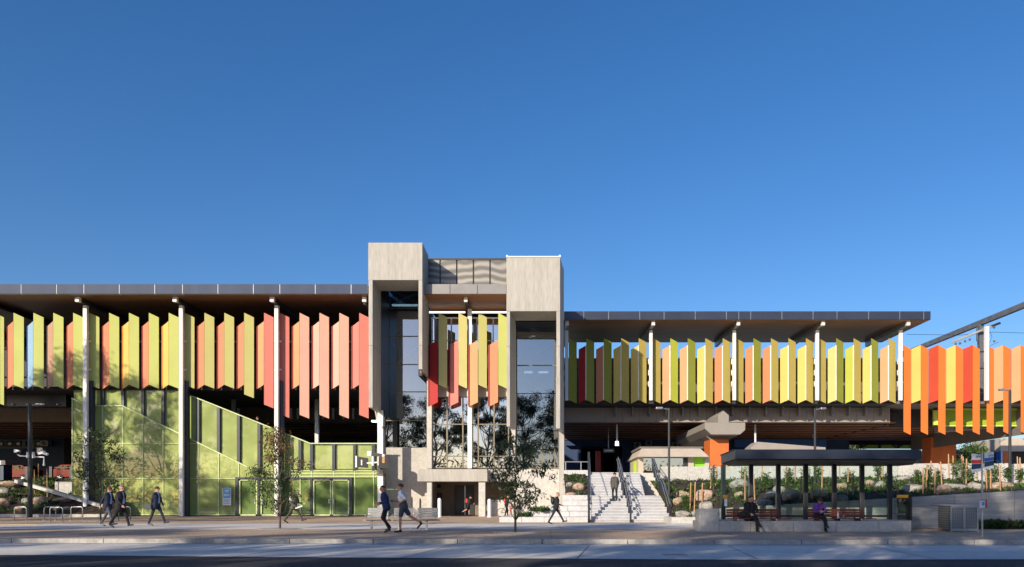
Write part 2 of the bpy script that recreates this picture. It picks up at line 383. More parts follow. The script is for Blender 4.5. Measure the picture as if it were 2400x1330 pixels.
# ------------------------------------------------------------------ left wing
LW = T('station_building', 'station wing left of the towers with folded green and salmon fins under a flat roof', 'building', (X(430, 60), 60, 0))
XL = X(-330, 60); XW = -100; XA_ = X(1322, 60.2)
D = 58.0
mb = MB(); mb.box(XL, X(862, D), D, 76, 16.86, 17.5); roofL = LW.part('roof', mb, 'deck_dark')
mb = MB(); xs = [-330, -230, -118, -35, 50, 133, 197, 280, 363, 428, 511, 594, 656, 739, 823, 862]
for a, b in zip(xs[:-1], xs[1:]): mb.box(X(a, D) + .03, X(b, D) - .03, D - .06, D - .004, 16.84, 17.57)
mb.box(XL, X(862, D) - .01, D - .035, D - .002, 16.86, 17.55, 1)
LW.part('fascia', mb, ['fascia_left', 'sign_white'], roofL)
mb = MB(); mb.box(XL, X(862, D), D + .02, 75.9, 16.80, 16.858); LW.part('soffit', mb, 'timber_soffit', roofL)
for cpx in (-250, -23, 203, 427, 650):
    x0, x1 = X(cpx - 4.5, 59.8), X(cpx + 4.5, 59.8)
    mb = MB(); mb.box(x0, x1, 59.55, 59.85, 0, 16.4, 0); mb.box(x0 + .06, x1 + .22, 59.9, 60.35, 0, 10.6, 1); mb.box(x0 - .08, x1 + .08, 59.5, 59.9, 0, .04, 1)
    for zz in (11.4, 13.6): mb.box(x0 - .12, x1 + .12, 59.86, 60.0, zz, zz + .12, 0)
    LW.part('column', mb, ['white_steel', 'navy_steel'], bevel=.02)
    mb = MB(); xc = (x0 + x1) / 2
    mb.add([(xc - .14, 58.9, 16.45), (xc + .14, 58.9, 16.45), (xc + .14, 75.5, 16.3), (xc - .14, 75.5, 16.3), (xc - .14, 58.9, 16.78), (xc + .14, 58.9, 16.78), (xc + .14, 75.5, 16.78), (xc - .14, 75.5, 16.78)],
           [(0, 1, 2, 3), (4, 7, 6, 5), (0, 4, 5, 1), (1, 5, 6, 2), (2, 6, 7, 3), (3, 7, 4, 0)], 0)
    mb.box(xc - .15, xc + .15, 58.55, 58.88, 16.42, 16.79, 1)
    LW.part('roof_beam', mb, ['dark_steel', 'white_steel'])
mb = MB(); xc = X(859, 58.7); mb.box(xc - .3, xc - .01, 58.55, 58.88, 16.42, 16.79, 1); mb.box(xc - .28, xc - .02, 58.9, 75.5, 16.3, 16.79, 0)
LW.part('roof_beam', mb, ['dark_steel', 'white_steel'])
ZT, ZB, ZS = 15.93, 10.30, 15.27
left = [(-40, 't', 'ygreen', 0), (-66, 's', 'yellow', 0)]
def bayfins(c, cols, d, period, tw, sw, zt, zs, zb, W_, shadingf, longs={}, zl=8.0, zts=None, skipfirst=False):
    """cols = [tall, (short, tall), (short, tall) ...] after the column at c"""
    off = 5.0
    for i, e in enumerate(cols):
        r = c + off + i * period
        if i == 0: sh, ta = None, e
        else: sh, ta = e
        tl = longs.get(i)
        if ta: fin(W_, 't', r, r + tw, d, zt, tl if tl else zb, ta, shadingf('t', ta), back=BK)
        if sh: fin(W_, 's', r - sw, r - .6, d, zs, zb, sh, shadingf('s', sh), back=BK)
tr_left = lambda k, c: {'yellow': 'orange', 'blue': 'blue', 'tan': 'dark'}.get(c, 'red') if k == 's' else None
P = 46.6
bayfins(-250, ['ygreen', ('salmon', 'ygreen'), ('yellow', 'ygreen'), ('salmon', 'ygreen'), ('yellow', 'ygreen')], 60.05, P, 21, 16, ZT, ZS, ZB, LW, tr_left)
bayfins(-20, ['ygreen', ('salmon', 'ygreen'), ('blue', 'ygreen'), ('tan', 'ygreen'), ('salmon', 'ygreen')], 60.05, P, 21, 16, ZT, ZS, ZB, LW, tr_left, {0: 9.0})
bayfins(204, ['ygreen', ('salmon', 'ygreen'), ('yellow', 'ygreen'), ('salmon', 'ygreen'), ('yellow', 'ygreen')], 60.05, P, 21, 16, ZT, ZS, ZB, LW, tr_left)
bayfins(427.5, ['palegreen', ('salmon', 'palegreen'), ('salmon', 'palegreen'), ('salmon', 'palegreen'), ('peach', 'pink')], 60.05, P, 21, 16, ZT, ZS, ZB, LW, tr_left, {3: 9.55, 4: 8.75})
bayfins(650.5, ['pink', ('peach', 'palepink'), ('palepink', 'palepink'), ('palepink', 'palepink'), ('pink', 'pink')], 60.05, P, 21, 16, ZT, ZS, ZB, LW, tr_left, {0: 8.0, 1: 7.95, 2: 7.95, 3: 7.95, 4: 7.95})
mb = MB()          # rails that carry the fins
for zz in (10.9, 13.1, 14.4): mb.box(XL, X(862, 60.6), 60.44, 60.54, zz, zz + .1)
LW.part('fin_rail', mb, 'dark_steel')
mb = MB(); mb.box(XW, X(880, 61), 60.7, 95.5, 9.98, 10.25); LW.part('deck', mb, 'deck_dark')
mb = MB(); mb.box(XW, X(880, 75), 75, 75.2, 10.26, 16.7, 0); LW.part('back_wall', mb, 'deck_dark')
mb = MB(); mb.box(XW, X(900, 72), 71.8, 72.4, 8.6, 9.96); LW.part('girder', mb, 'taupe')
mb = MB(); mb.box(XW, X(905, 73), 72.42, 95.4, 9.5, 9.6, 1); mb.box(XW, XA_ - .01, 95.41, 95.7, 8.2, 9.97, 1)
for i in range(9): mb.box(XW, X(905, 73), 72.8 + i * 2.5, 73.7 + i * 2.5, 8.62, 8.72, 0)
LW.part('timber_ceiling', mb, ['timber_batten', 'void'])
for px_, z1 in ((548, 9.95), (743, 9.95)):
    mb = MB(); xx = X(px_, 66); mb.box(xx - .15, xx + .15, 65.85, 66.15, 0, z1); LW.part('inner_column', mb, 'galv')
for px_ in (520, 560, 684, 699, 742, 758, 782, 806, 829):
    mb = MB(); xx = X(px_, 70.5); mb.box(xx - .06, xx + .06, 70.2, 70.5, 8.7, 9.7); LW.part('ceiling_strip_light', mb, 'sign_white')
mb = MB(); mb.box(X(20, 63.5), X(160, 63.5), 63.2, 64.6, 9.0, 9.97); mb.box(X(20, 63.5) - .05, X(20, 63.5) - .002, 63.15, 64.62, 8.98, 9.975); LW.part('service_box', mb, 'navy_steel')
mb = MB()
for px_ in (22, 57, 92, 128): mb.ball((X(px_, 63) + .2, 63.05, 9.15), .08, 8)
LW.part('floodlight', mb, 'sign_white')

# ------------------------------------------------------------------ green glass stair enclosure
GD = 60.7
GE = T('glass_enclosure', 'green tinted glass stair enclosure with a sloping top below the left fins', 'glass enclosure', (X(530, GD), GD, 0))
grid = [170, 241, 289, 336, 383, 431, 465, 513, 560, 608, 656, 704, 731, 783, 832, 876, 889]
def up(px):   # upper outline
    if px < 430: return 905
    if px < 728: return 921 + (px - 430) * (1040 - 921) / 298
    return 1040
def lo(px):   # line between the lower glass wall and the balustrade panels
    if px < 210: return 905 + (px - 113) * .52
    if px < 289: return 952
    if px < 690: return 952 + (px - 289) * (1118 - 952) / (628 - 289) if px < 600 else 1104
    return 1104
def gz(py): return Z(py, GD)
for a, b in zip(grid[:-1], grid[1:]):
    for (ta, tb, ba, bb, dd) in ((up(a + .01), up(b - .01), min(lo(a + .01), 1104), min(lo(b - .01), 1104), .12), (lo(a + .01), lo(b - .01), 1208.5, 1208.5, 0)):
        if abs(ba - ta) < 3: continue
        splits = [(ta, tb, ba, bb)]
        if dd == 0:
            splits = []; cur = (ta, tb)
            for h in (1040, 1122):
                if cur[0] < h - 4 and cur[1] < h - 4: splits.append((cur[0], cur[1], h - .6, h - .6)); cur = (h + .6, h + .6)
            splits.append((cur[0], cur[1], ba, bb))
        for (p, q, r_, s_) in splits:
            xa, xb = X(a, GD) + .03, X(b, GD) - .03
            isdoor = dd == 0 and r_ > 1200 and a >= 560
            mb = MB(); mb.prism([(xa, gz(r_)), (xb, gz(s_)), (xb, gz(q)), (xa, gz(p))], GD + dd, GD + dd + .03)
            GE.part('glass_panel', mb, 'door_glass' if isdoor else 'green_glass')
mb = MB()
for g in grid[1:]:     # dark posts above the line
    if g in (889,): continue
    a, b = up(g), min(lo(g), 1104)
    if b - a > 6: GE.part('post', MB().box(X(g, GD) - .13, X(g, GD) + .10, GD - .10, GD + .10, gz(b), gz(a) - .02), 'navy_steel')
mb = MB()
for g in grid:
    mb.box(X(g, GD) - .03, X(g, GD) + .03, GD - .06, GD - .002, gz(1208.5), gz(min(lo(g), 1104)))
for h, a, b in ((1040, 170, 470), (1122, 170, 556), (1104, 600, 889), (1111, 660, 889), (1118, 656, 889), (1207, 170, 889)):
    mb.box(X(a, GD), X(b, GD), GD - .09, GD - .062, gz(h) - .03, gz(h) + .03)
GE.part('mullion', mb, 'glass_frame')
mb = MB()
def rail(pts, w_=.09): 
    for p, q in zip(pts[:-1], pts[1:]): mb.bar((X(p[0], GD), GD - .08, gz(p[1])), (X(q[0], GD), GD - .08, gz(q[1])), w_, .08)
rail([(170, 934), (210, 955)]); rail([(210, 952), (289, 952), (600, 1104)]); rail([(431, 921), (728, 1040), (889, 1040)])
GE.part('top_rail', mb, 'glass_frame')
mb = MB()
for g0, g1 in ((553, 560), (605, 610), (728, 733), (820, 826)): mb.box(X(g0, GD), X(g1, GD), GD - .16, GD - .095, .02, gz(1123))
mb.box(X(553, GD), X(826, GD), GD - .16, GD - .095, gz(1123), gz(1119)); mb.box(X(689, GD), X(889, GD), GD - .14, GD - .1, gz(1102), gz(1100))
GE.part('door_frame', mb, 'navy_steel')
for a, b in ((562, 604), (612, 654), (735, 777), (779, 819)):
    mb = MB(); xa, xb = X(a, GD), X(b, GD)
    for (p, q, r_, s_) in ((xa, xa + .09, .05, gz(1125)), (xb - .09, xb, .05, gz(1125)), (xa, xb, .05, .16), (xa, xb, gz(1127), gz(1125))): mb.box(p, q, GD - .13, GD - .101, r_, s_)
    dr = GE.part('door', mb, 'glass_frame')
    mb = MB(); xh = xb - .15 if a in (562, 735) else xa + .15; mb.box(xh - .04, xh + .04, GD - .2, GD - .14, 1.0, 1.35); GE.part('handle', mb, 'stainless', dr)
mb = MB(); mb.box(X(822, GD) + .9, X(889, GD) - .4, GD + 1.6, GD + 2.2, .1, 2.2); mb.box(X(735, GD) + .9, X(819, GD) - .5, GD + 1.8, GD + 2.3, 1.5, 2.3); GE.part('ticket_machine', mb, emit('machine_green', (.02, .35, .2), .25))
mb = MB()      # stairs inside, descending to the right
n = 34
for i in range(n):
    xx = X(440 + (730 - 440) * i / n, 62.5); x2 = X(440 + (730 - 440) * (i + 1) / n, 62.5); zz = 8.3 - i * (8.3 - 3.4) / n
    mb.box(xx, x2, 61.5, 64.2, zz - .6, zz)
GE.part('stair_flight', mb, 'taupe')
mb = MB(); mb.bar((X(440, 64.3), 64.3, 9.3), (X(735, 64.3), 64.3, 4.3), .08, .08); mb.bar((X(440, 64.3), 64.3, 8.9), (X(735, 64.3), 64.3, 3.9), .05, .05); GE.part('handrail', mb, 'glass_frame')
mb = MB(); mb.box(X(170, 64.8), X(889, 64.8), 64.8, 65.0, 0, 3.9); mb.box(X(170, 64.8), X(420, 64.8), 64.8, 65.0, 3.9, 9.9); GE.part('inner_wall', mb, mat('inner_green', (.06, .10, .04), .7))
SG = T('notice_sign', 'blue and white notice sign on the green glass, left of the dark framed door', 'sign', (X(531, 60.5), 60.5, .8))
mb = MB(); mb.box(X(521.5, 60.5), X(541.5, 60.5), 60.50, 60.53, Z(1185, 60.5), Z(1144, 60.5)); SG.part('board', mb, 'sign_white')
mb = MB(); mb.box(X(523, 60.5), X(540, 60.5), 60.487, 60.496, Z(1168, 60.5), Z(1145, 60.5)); SG.part('blue_panel', mb, 'sign_cyan')
mb = MB()
for yy, a, b in ((1150, 526, 537), (1153, 528, 535), (1159, 525, 538), (1162, 525, 538)): mb.box(X(a, 60.5), X(b, 60.5), 60.478, 60.485, Z(yy + 1, 60.5), Z(yy - .4, 60.5), 0)
for yy, a, b in ((1172, 524, 539), (1175, 524, 536), (1180, 524, 539)): mb.box(X(a, 60.5), X(b, 60.5), 60.488, 60.495, Z(yy + 1, 60.5), Z(yy - .2, 60.5), 1)
SG.part('lettering', mb, ['sign_white', 'sign_cyan'])

# ------------------------------------------------------------------ towers and hall
d = 57.0
T1 = T('concrete_tower', 'taller raw concrete tower with glazed front, left of the dark clad box', 'tower', (X(926, 60), 60, 0))
def tx(px): return X(px, d)
mb = MB(); mb.box(tx(863), tx(990), 57, 60, Z(657, d), Z(569, d)); T1.part('lintel', mb, 'concrete', bevel=.03)
mb = MB(); mb.box(tx(864), tx(873), 57.01, 59.99, 8.15, Z(657, d) - .004); T1.part('jamb', mb, 'concrete')
mb = MB(); mb.box(tx(981), tx(989.5), 57.01, 59.99, 11.0, Z(657, d) - .004); T1.part('jamb', mb, 'concrete')
mb = MB(); mb.box(tx(864), tx(989.5), 60.0, 66.5, 18.9, 20.0); mb.box(tx(864), tx(873), 60.0, 63.1, 8.15, 18.88); mb.box(X(980, 60), X(989, 60), 60.01, 66.5, 11, 18.88); T1.part('side_panel', mb, 'navy_steel')
zj = Z(810, 57)
for a, b in ((864, 873), (981, 989.5)): T1.part('pour_joint', MB().box(tx(a) - .003, tx(b) + .003, 57.006, 59.99, zj - .015, zj + .015), 'taupe')
gd = 63.2
T1g = []
rows = [690, 723, 789, 855, 919, 986, 1050]
for a, b in zip([660] + rows[1:-1], rows[1:]):
    mb = MB(); mb.box(X(898, gd), X(999, gd), gd, gd + .03, Z(b, gd) + .03, Z(a, gd) - .03); T1.part('window', mb, 'tower_glass')
mb = MB()
for yy in rows[1:]: T1.part('window_rail', MB().box(X(898, gd), X(999, gd), gd - .05, gd + .06, Z(yy, gd) - .035, Z(yy, gd) + .035), 'bronze_frame')
mb = MB(); mb.box(X(898, gd) - .1, X(898, gd) - .01, gd - .1, 66, 5.5, 18.8); mb.box(X(1001, gd), X(1003, gd), gd - .1, 66, 5.5, 18.8); mb.box(X(898, gd), X(999, gd), 66, 66.2, 5.5, 18.8); T1.part('shaft', mb, 'blue_wall')
def xbrace(Tn, pxa, pxb, ya, yb, dd):
    mb = MB(); mb.bar((X(pxa, dd), dd, Z(ya, dd)), (X(pxb, dd), dd, Z(yb, dd)), .07, .07); mb.bar((X(pxa, dd), dd + .1, Z(yb, dd)), (X(pxb, dd), dd + .1, Z(ya, dd)), .07, .07)
    return Tn.part('cross_brace', mb, 'sign_white')
xbrace(T1, 921, 985, 682, 712, 64); xbrace(T1, 921, 985, 733, 782, 64); xbrace(T1, 921, 985, 806, 860, 64)
mb = MB(); mb.box(X(919, 64.4), X(982, 64.4), 64.3, 64.5, Z(718, 64.4), Z(714, 64.4)); T1.part('strip_light', mb, 'lamp_white')
mb = MB(); mb.box(X(900, 62.6), X(1013, 62.6), 62.6, 66.5, 0, Z(1050, 62.6)); T1.part('base', mb, 'concrete_smooth', bevel=.02)
mb = MB(); mb.box(X(886, 60.2), X(899, 60.2), 60.0, 60.35, 0, Z(963, 60.2)); mb.box(X(899.5, 60.2), X(903, 60.2), 60.1, 60.5, 0, Z(963, 60.2), 1); T1.part('column', mb, ['white_steel', 'black'])

T2 = T('concrete_tower', 'shorter raw concrete tower with a pale capping, right of the dark clad box', 'tower', (X(1250, 60), 60, 0))
def skew(mb, pa, pb, z0, z1, y0=57.0, y1=60.0, mi=0):   # plan leaning to the right towards the back
    k = .12
    mb.plan([(tx(pa), y0), (tx(pb), y0), (tx(pb) + k * (y1 - y0), y1), (tx(pa) + k * (y1 - y0), y1)], z0, z1, mi)
mb = MB(); skew(mb, 1187, 1313, Z(730, d), Z(604, d)); T2.part('lintel', mb, 'concrete', bevel=.03)
mb = MB(); mb.box(tx(1186), tx(1314), 56.95, 57.2, Z(604, d) + .003, Z(601, d)); mb.box(tx(1186.5), tx(1190), 57, 59.9, Z(601, d) + .002, Z(598, d)); mb.box(tx(1310), tx(1314), 57, 59.9, Z(601, d) + .002, Z(598, d)); T2.part('capping', mb, 'sign_white')
mb = MB(); skew(mb, 1187.5, 1195, Z(1000, d), Z(730, d) - .004, 57.01, 59.6); T2.part('jamb', mb, 'concrete')
mb = MB(); skew(mb, 1303, 1312.5, Z(1005, d), Z(885, d), 56.8, 59.6); skew(mb, 1304, 1312.5, Z(885, d) + .003, Z(730, d) - .004, 57.01, 59.6); T2.part('jamb', mb, 'concrete')
mb = MB(); mb.box(X(1311, 59.7), X(1322, 59.7), 59.62, 66, 0, 15.2); T2.part('pilaster', mb, 'concrete')
zj = Z(812, 57)
for a, b in ((1187.4, 1195.1), (1303.9, 1312.6)):
    mb = MB(); skew(mb, a, b, zj - .015, zj + .015, 57.006, 59.6); T2.part('pour_joint', mb, 'taupe')
mb = MB(); mb.box(X(1199, 60.5), X(1208, 60.5), 60.3, 61.9, Z(1102, 60.5), 15.2); T2.part('pilaster', mb, 'concrete_smooth')
mb = MB(); mb.box(X(1199, 60.5), X(1311, 60.5), 60.2, 66, 15.25, 18.6); T2.part('shaft_head', mb, 'navy_steel')
gd = 62.0
rows = [752, 791, 857, 923, 1010, 1054, 1098]
for a, b in zip([735] + rows[1:-1], rows[1:]):
    mb = MB(); mb.box(X(1207, gd), X(1309, gd), gd, gd + .03, Z(b, gd) + .03, Z(a, gd) - .03); T2.part('window', mb, 'tower_glass')
mb = MB()
for yy in (791, 857): T2.part('window_rail', MB().box(X(1207, gd), X(1309, gd), gd - .05, gd + .06, Z(yy, gd) - .04, Z(yy, gd) + .04), 'bronze_frame')
for xx in (1272, 1300): mb.box(X(xx, gd) - .03, X(xx, gd) + .03, gd - .04, gd + .05, Z(1098, gd), Z(1054, gd))
mb.box(X(1207, gd), X(1309, gd), gd - .05, gd + .06, Z(1100, gd) - .02, Z(1096, gd)); T2.part('window_frame', mb, 'bronze_frame')
mb = MB(); mb.box(X(1205, gd), X(1310, gd), 65.6, 65.8, 4, 16); mb.box(X(1204, gd), X(1206, gd), 62.1, 65.6, 4, 16); T2.part('shaft', mb, 'blue_wall')
xbrace(T2, 1224, 1296, 760, 792, 63); xbrace(T2, 1224, 1296, 805, 850, 63); xbrace(T2, 1224, 1296, 890, 930, 63)
mb = MB()
for a, b, yy in ((1229, 1248, 873), (1262, 1285, 873), (1245, 1255, 790)): mb.box(X(a, 64), X(b, 64), 63.9, 64.1, Z(yy + 2, 64), Z(yy - 2, 64))
T2.part('strip_light', mb, 'lamp_white')
mb = MB(); mb.box(X(1205, 60.6), X(1311, 60.6), 60.6, 66, 0, Z(1100, 60.6)); T2.part('base', mb, 'concrete_white', bevel=.02)

HL = T('entrance_hall', 'glazed lift hall with hanging coloured fins between the two concrete towers', 'building', (X(1095, 61), 61, 0))
mb = MB(); mb.box(X(989, 58), X(1187, 58), 58, 76, 16.86, 17.5); r_ = HL.part('roof', mb, 'deck_dark')
mb = MB(); 
for a, b in zip((988, 1055, 1119, 1187), (1055, 1119, 1187)): mb.box(X(a, 58) + .02, X(b, 58) - .02, 57.94, 57.996, 16.84, 17.57)
HL.part('fascia', mb, 'fascia_mid', r_)
mb = MB(); mb.box(X(989, 58), X(1187, 58), 58.02, 75.9, 16.80, 16.858); HL.part('soffit', mb, mat('timber_warm', (.36, .15, .06), .5, var=.25, scale=1, stretch=(.25, 6, 1)), r_)
mb = MB()
for a, b in zip((1000, 1032, 1071, 1110, 1149, 1190), (1032, 1071, 1110, 1149, 1190)): mb.box(X(a, 60.5) + .06, X(b, 60.5) - .06, 60.42, 60.5, 17.6, Z(611, 60.5))
mb.box(X(1000, 60.5), X(1190, 60.5), 60.51, 66, 17.6, Z(611, 60.5) - .03, 1); mb.box(X(998, 60.4), X(1190, 60.4), 60.38, 60.9, Z(611, 60.5) + .004, Z(606.5, 60.5), 1)
m = M['zinc']; nd = m.node_tree.nodes; L = m.node_tree.links; wv = nd.new('ShaderNodeTexWave'); wv.wave_type = 'RINGS'; wv.inputs['Scale'].default_value = .5; wv.inputs['Distortion'].default_value = 9; wv.inputs['Detail'].default_value = 2; wv.inputs['Detail Scale'].default_value = .6
rpz = nd.new('ShaderNodeValToRGB'); rpz.color_ramp.elements[0].color = (.13, .125, .115, 1); rpz.color_ramp.elements[1].color = (.30, .28, .25, 1); rpz.color_ramp.elements[0].position = .2; rpz.color_ramp.elements[1].position = .95
tcz = nd.new('ShaderNodeTexCoord'); L.new(tcz.outputs['Object'], wv.inputs[0]); L.new(wv.outputs[0], rpz.inputs[0]); L.new(rpz.outputs[0], nd['Principled BSDF'].inputs['Base Color'])
HL.part('metal_cladding', mb, ['zinc', 'dark_steel'])
mb = MB(); xc = X(1095, 59.8); mb.box(xc - .13, xc + .13, 58.6, 58.9, 16.42, 16.79, 1); mb.box(xc - .12, xc + .12, 58.92, 75, 16.35, 16.79, 0); HL.part('roof_beam', mb, ['dark_steel', 'white_steel'])
mb = MB(); xc = X(1100, 60.2); mb.box(xc - .16, xc + .16, 60.45, 60.75, Z(1098, 60.5), 16.34); HL.part('column', mb, 'white_steel')
mb = MB(); mb.box(X(1005, 62), X(1090, 62), 62, 62.12, 16.4, 16.52); mb.box(X(1105, 62), X(1187, 62), 62, 62.12, 16.4, 16.52); HL.part('strip_light', mb, 'lamp_white')
mb = MB(); mb.plan([(X(985, 58.5), 58.5), (X(990, 58.5), 58.5), (X(1006, 61), 61), (X(1001, 61), 61)], 11.0, 16.8); HL.part('side_wall', mb, 'concrete')
mb = MB(); mb.box(X(1001, 60.9), X(1012.5, 60.9), 60.7, 61.9, Z(1099, 60.9), 11.2); HL.part('pilaster', mb, 'concrete_smooth')
# balcony glazing behind fins
mb = MB(); mb.box(X(1010, 63), X(1190, 63), 63, 63.03, Z(820, 63), Z(747, 63)); HL.part('balcony_glass', mb, 'hall_glass')
mb = MB(); mb.box(X(1010, 63), X(1190, 63), 62.94, 63.1, Z(748, 63), Z(744.5, 63))
for xx in (1012, 1058, 1118, 1156, 1187): mb.box(X(xx, 63) - .05, X(xx, 63) + .05, 62.95, 63.08, Z(910, 63), Z(748, 63))
mb.box(X(1010, 63), X(1190, 63), 62.94, 63.1, Z(800, 63), Z(798, 63))
HL.part('balcony_frame', mb, 'galv')
mb = MB(); mb.box(X(1006, 64), X(1192, 64), 63.6, 66, 9.6, 14.2); mb.box(X(1006, 64), X(1192, 64), 68, 68.2, 4, 16.7); HL.part('inner_wall', mb, 'deck_dark')
for px_, kind, c in ((1028, 't', 'lemon'), (1074.6, 't', 'lemon'), (1121.2, 't', 'palegreen'), (1167.8, 't', 'ygreen')):
    fin(HL, 't', px_, px_ + 19.5, 60.05, ZT, 10.3, c)
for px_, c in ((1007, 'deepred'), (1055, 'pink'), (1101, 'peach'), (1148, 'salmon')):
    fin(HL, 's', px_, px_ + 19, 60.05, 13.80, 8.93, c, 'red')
mb = MB()
for zz in (11.4, 12.9): mb.box(X(1008, 60.6), X(1190, 60.6), 60.42, 60.44, zz, zz + .1)
HL.part('fin_rail', mb, 'dark_steel')
mb = MB(); mb.box(X(1012, 61), X(1190, 61), 60.95, 61.25, Z(930, 61), Z(905, 61)); HL.part('spandrel', mb, 'cream')
gd = 61.2
vx = [1013, 1048, 1085, 1121, 1158, 1192]; hy = [931, 995, 1070, 1097]
for i in range(5):
    for j in range(3):
        mb = MB(); mb.box(X(vx[i], gd) + .05, X(vx[i + 1], gd) - .05, gd, gd + .03, Z(hy[j + 1], gd) + .04, Z(hy[j], gd) - .04); HL.part('window', mb, 'hall_glass')
mb = MB()
for v in vx: mb.box(X(v, gd) - .05, X(v, gd) + .05, gd - .1, gd + .1, Z(1098, gd), Z(930, gd))
for h in hy: mb.box(X(1012, gd), X(1193, gd), gd - .06, gd + .08, Z(h, gd) - .04, Z(h, gd) + .04)
HL.part('window_frame', mb, 'bronze_frame')
mb = MB(); mb.box(X(1012, 64.5), X(1192, 64.5), 64.5, 64.6, 3.6, 9.6); mb.box(X(1012, 62), X(1192, 62), 61.4, 64.4, 3.66, 3.9); HL.part('hall_interior', mb, 'deck_dark')
# porch
mb = MB(); mb.box(X(978, 59.6), X(1142, 59.6), 59.6, 61.6, Z(1129, 59.6), Z(1100, 59.6)); mb.box(X(1142, 59.6) + .003, X(1206, 60.6), 60.62, 61.6, Z(1129, 60.6), Z(1100, 60.6)); HL.part('porch_canopy', mb, 'concrete', bevel=.02)
for a, b in ((1001, 1012), (1122, 1137)):
    mb = MB(); mb.box(X(a, 59.9), X(b, 59.9), 59.8, 60.5, 0, Z(1129, 59.6) - .004); HL.part('porch_pillar', mb, 'concrete_white')
mb = MB(); mb.box(X(1010, 64), X(1190, 64), 63.9, 64.2, 0, 3.3, 0); mb.box(X(1010, 62), X(1190, 62), 61.0, 63.9, 2.75, 3.3, 0); mb.box(X(1013, 61.5), X(1014.5, 61.5), 60.51, 63.9, 0, 2.7, 0); HL.part('porch_wall', mb, mat('porch_tan', (.22, .18, .14), .8, var=.1))
mb = MB(); mb.box(X(1148, 61.2), X(1204, 61.2), 61.2, 61.5, 0, 1.3); HL.part('low_wall', mb, 'concrete_white')
mb = MB(); mb.box(X(1066, 63.85), X(1089, 63.85), 63.8, 63.895, .06, 2.5); mb.box(X(1091, 63.85), X(1111, 63.85), 63.8, 63.895, .06, 2.5, 0); mb.box(X(1089, 63.85), X(1091, 63.85), 63.78, 63.896, .05, 2.5, 1); HL.part('lift_door', mb, ['dark_steel', 'stainless'])
mb = MB(); mb.box(X(1022, 63.85), X(1037, 63.85), 63.82, 63.896, .1, 1.9, 0); mb.box(X(1025, 63.8), X(1033, 63.8), 63.8, 63.897, 2.3, 2.6, 1); HL.part('notice_board', mb, ['dark_steel', 'black'])
HL.part('door_mat', MB().box(X(1060, 62), X(1120, 62), 60.6, 63.7, .008, .02), 'deck_dark')

# ------------------------------------------------------------------ right wing
RD = 68.7; BK = .22
RW = T('station_building', 'long station wing right of the towers with yellow and olive fins under a navy roof', 'building', (X(1720, 70), 70, 0))
D = 66.5
XA, XB = X(1322, 60.2), X(2180, D)
mb = MB(); mb.box(XA, XB, D, 76, 16.95, 17.55); r_ = RW.part('roof', mb, 'fascia_right')
mb = MB()
jx = [1322, 1368, 1426, 1499, 1556, 1629, 1702, 1731, 1759, 1832, 1905, 1961, 2035, 2108, 2164, 2181]
for a, b in zip(jx[:-1], jx[1:]): mb.box(X(a, D) + .025, X(b, D) - .025, D - .06, D - .004, 16.9, 17.62)
mb.box(XA, XB, D - .035, D - .002, 16.92, 17.6, 1)
RW.part('fascia', mb, ['fascia_right', 'galv'], r_)
mb = MB(); mb.box(XA, XB - .02, D + .02, 75.9, 16.88, 16.947); RW.part('soffit', mb, mat('timber_sheen', (.26, .14, .07), .35, metal=.1, var=.3, scale=.8, stretch=(.3, 5, 1)), r_)
RC = [1328, 1525, 1720, 1914, 2109]
for cpx in RC:
    xc = X(cpx, RD - .25); mb = MB(); mb.box(xc - .14, xc + .14, RD - .5, RD - .2, 10.15, 16.4)
    for zz in (11.4, 12.4, 13.4): mb.box(xc - .22, xc - .14, RD - .25, RD - .1, zz, zz + .5, 1)
    RW.part('column', mb, ['white_steel', 'galv'], bevel=.02)
    mb = MB()
    mb.add([(xc - .14, 67.1, 16.5), (xc + .14, 67.1, 16.5), (xc + .14, 75.5, 16.35), (xc - .14, 75.5, 16.35), (xc - .14, 67.1, 16.86), (xc + .14, 67.1, 16.86), (xc + .14, 75.5, 16.86), (xc - .14, 75.5, 16.86)],
           [(0, 1, 2, 3), (4, 7, 6, 5), (0, 4, 5, 1), (1, 5, 6, 2), (2, 6, 7, 3), (3, 7, 4, 0)], 0)
    mb.box(xc - .14, xc + .14, 66.8, 67.08, 16.5, 16.87, 1); RW.part('roof_beam', mb, ['galv', 'white_steel'])
z2 = lambda py: Z(py, RD)
tr_r = lambda k, c: 'white' if k == 's' else None
PR = 41.0
RWc = [['green', ('deepred', 'green'), ('salmon', 'green'), ('yellow', 'khaki'), ('yellow', 'khaki')],
       ['khaki', ('peach', 'lime'), ('peach', 'green'), ('yellow', 'khaki'), ('orange', 'khaki')],
       ['khaki', ('orange', 'green'), ('orange', 'khaki'), ('yellow', 'khaki'), ('yellow', 'khaki')],
       ['khaki', ('palegreen', 'green'), ('lime', 'khaki'), ('yellow', 'green'), ('peach', 'khaki')]]
for c, cc in zip(RC[:4], RWc): bayfins(c, cc, RD, PR, 19, 17.5, z2(793), z2(810), z2(938), RW, tr_r)
mb = MB()
for zz in (10.9, 13.1): mb.box(XA, X(2104, RD), RD + .42, RD + .52, zz, zz + .1)
RW.part('fin_rail', mb, 'dark_steel')
mb = MB(); mb.box(XA, X(2104, RD), RD + .6, 95.5, 9.98, 10.2); RW.part('deck', mb, 'deck_dark')
mb = MB(); mb.box(XA, X(2092, 75), 75.6, 75.8, 10.21, 15.2, 0); mb.box(XA, X(2092, 75), 75.66, 75.74, 15.21, 15.3, 1)
RW.part('back_wall', mb, ['taupe', 'galv'])
mb = MB()
gx = [1322, 1420] + [1420 + i * 39.2 for i in range(1, 18)]
for a, b in zip(gx[:-1], gx[1:]): mb.box(X(a, 72) + .012, X(b, 72) - .012, 72, 72.4, 8.6, 9.96)
RW.part('girder', mb, 'girder')
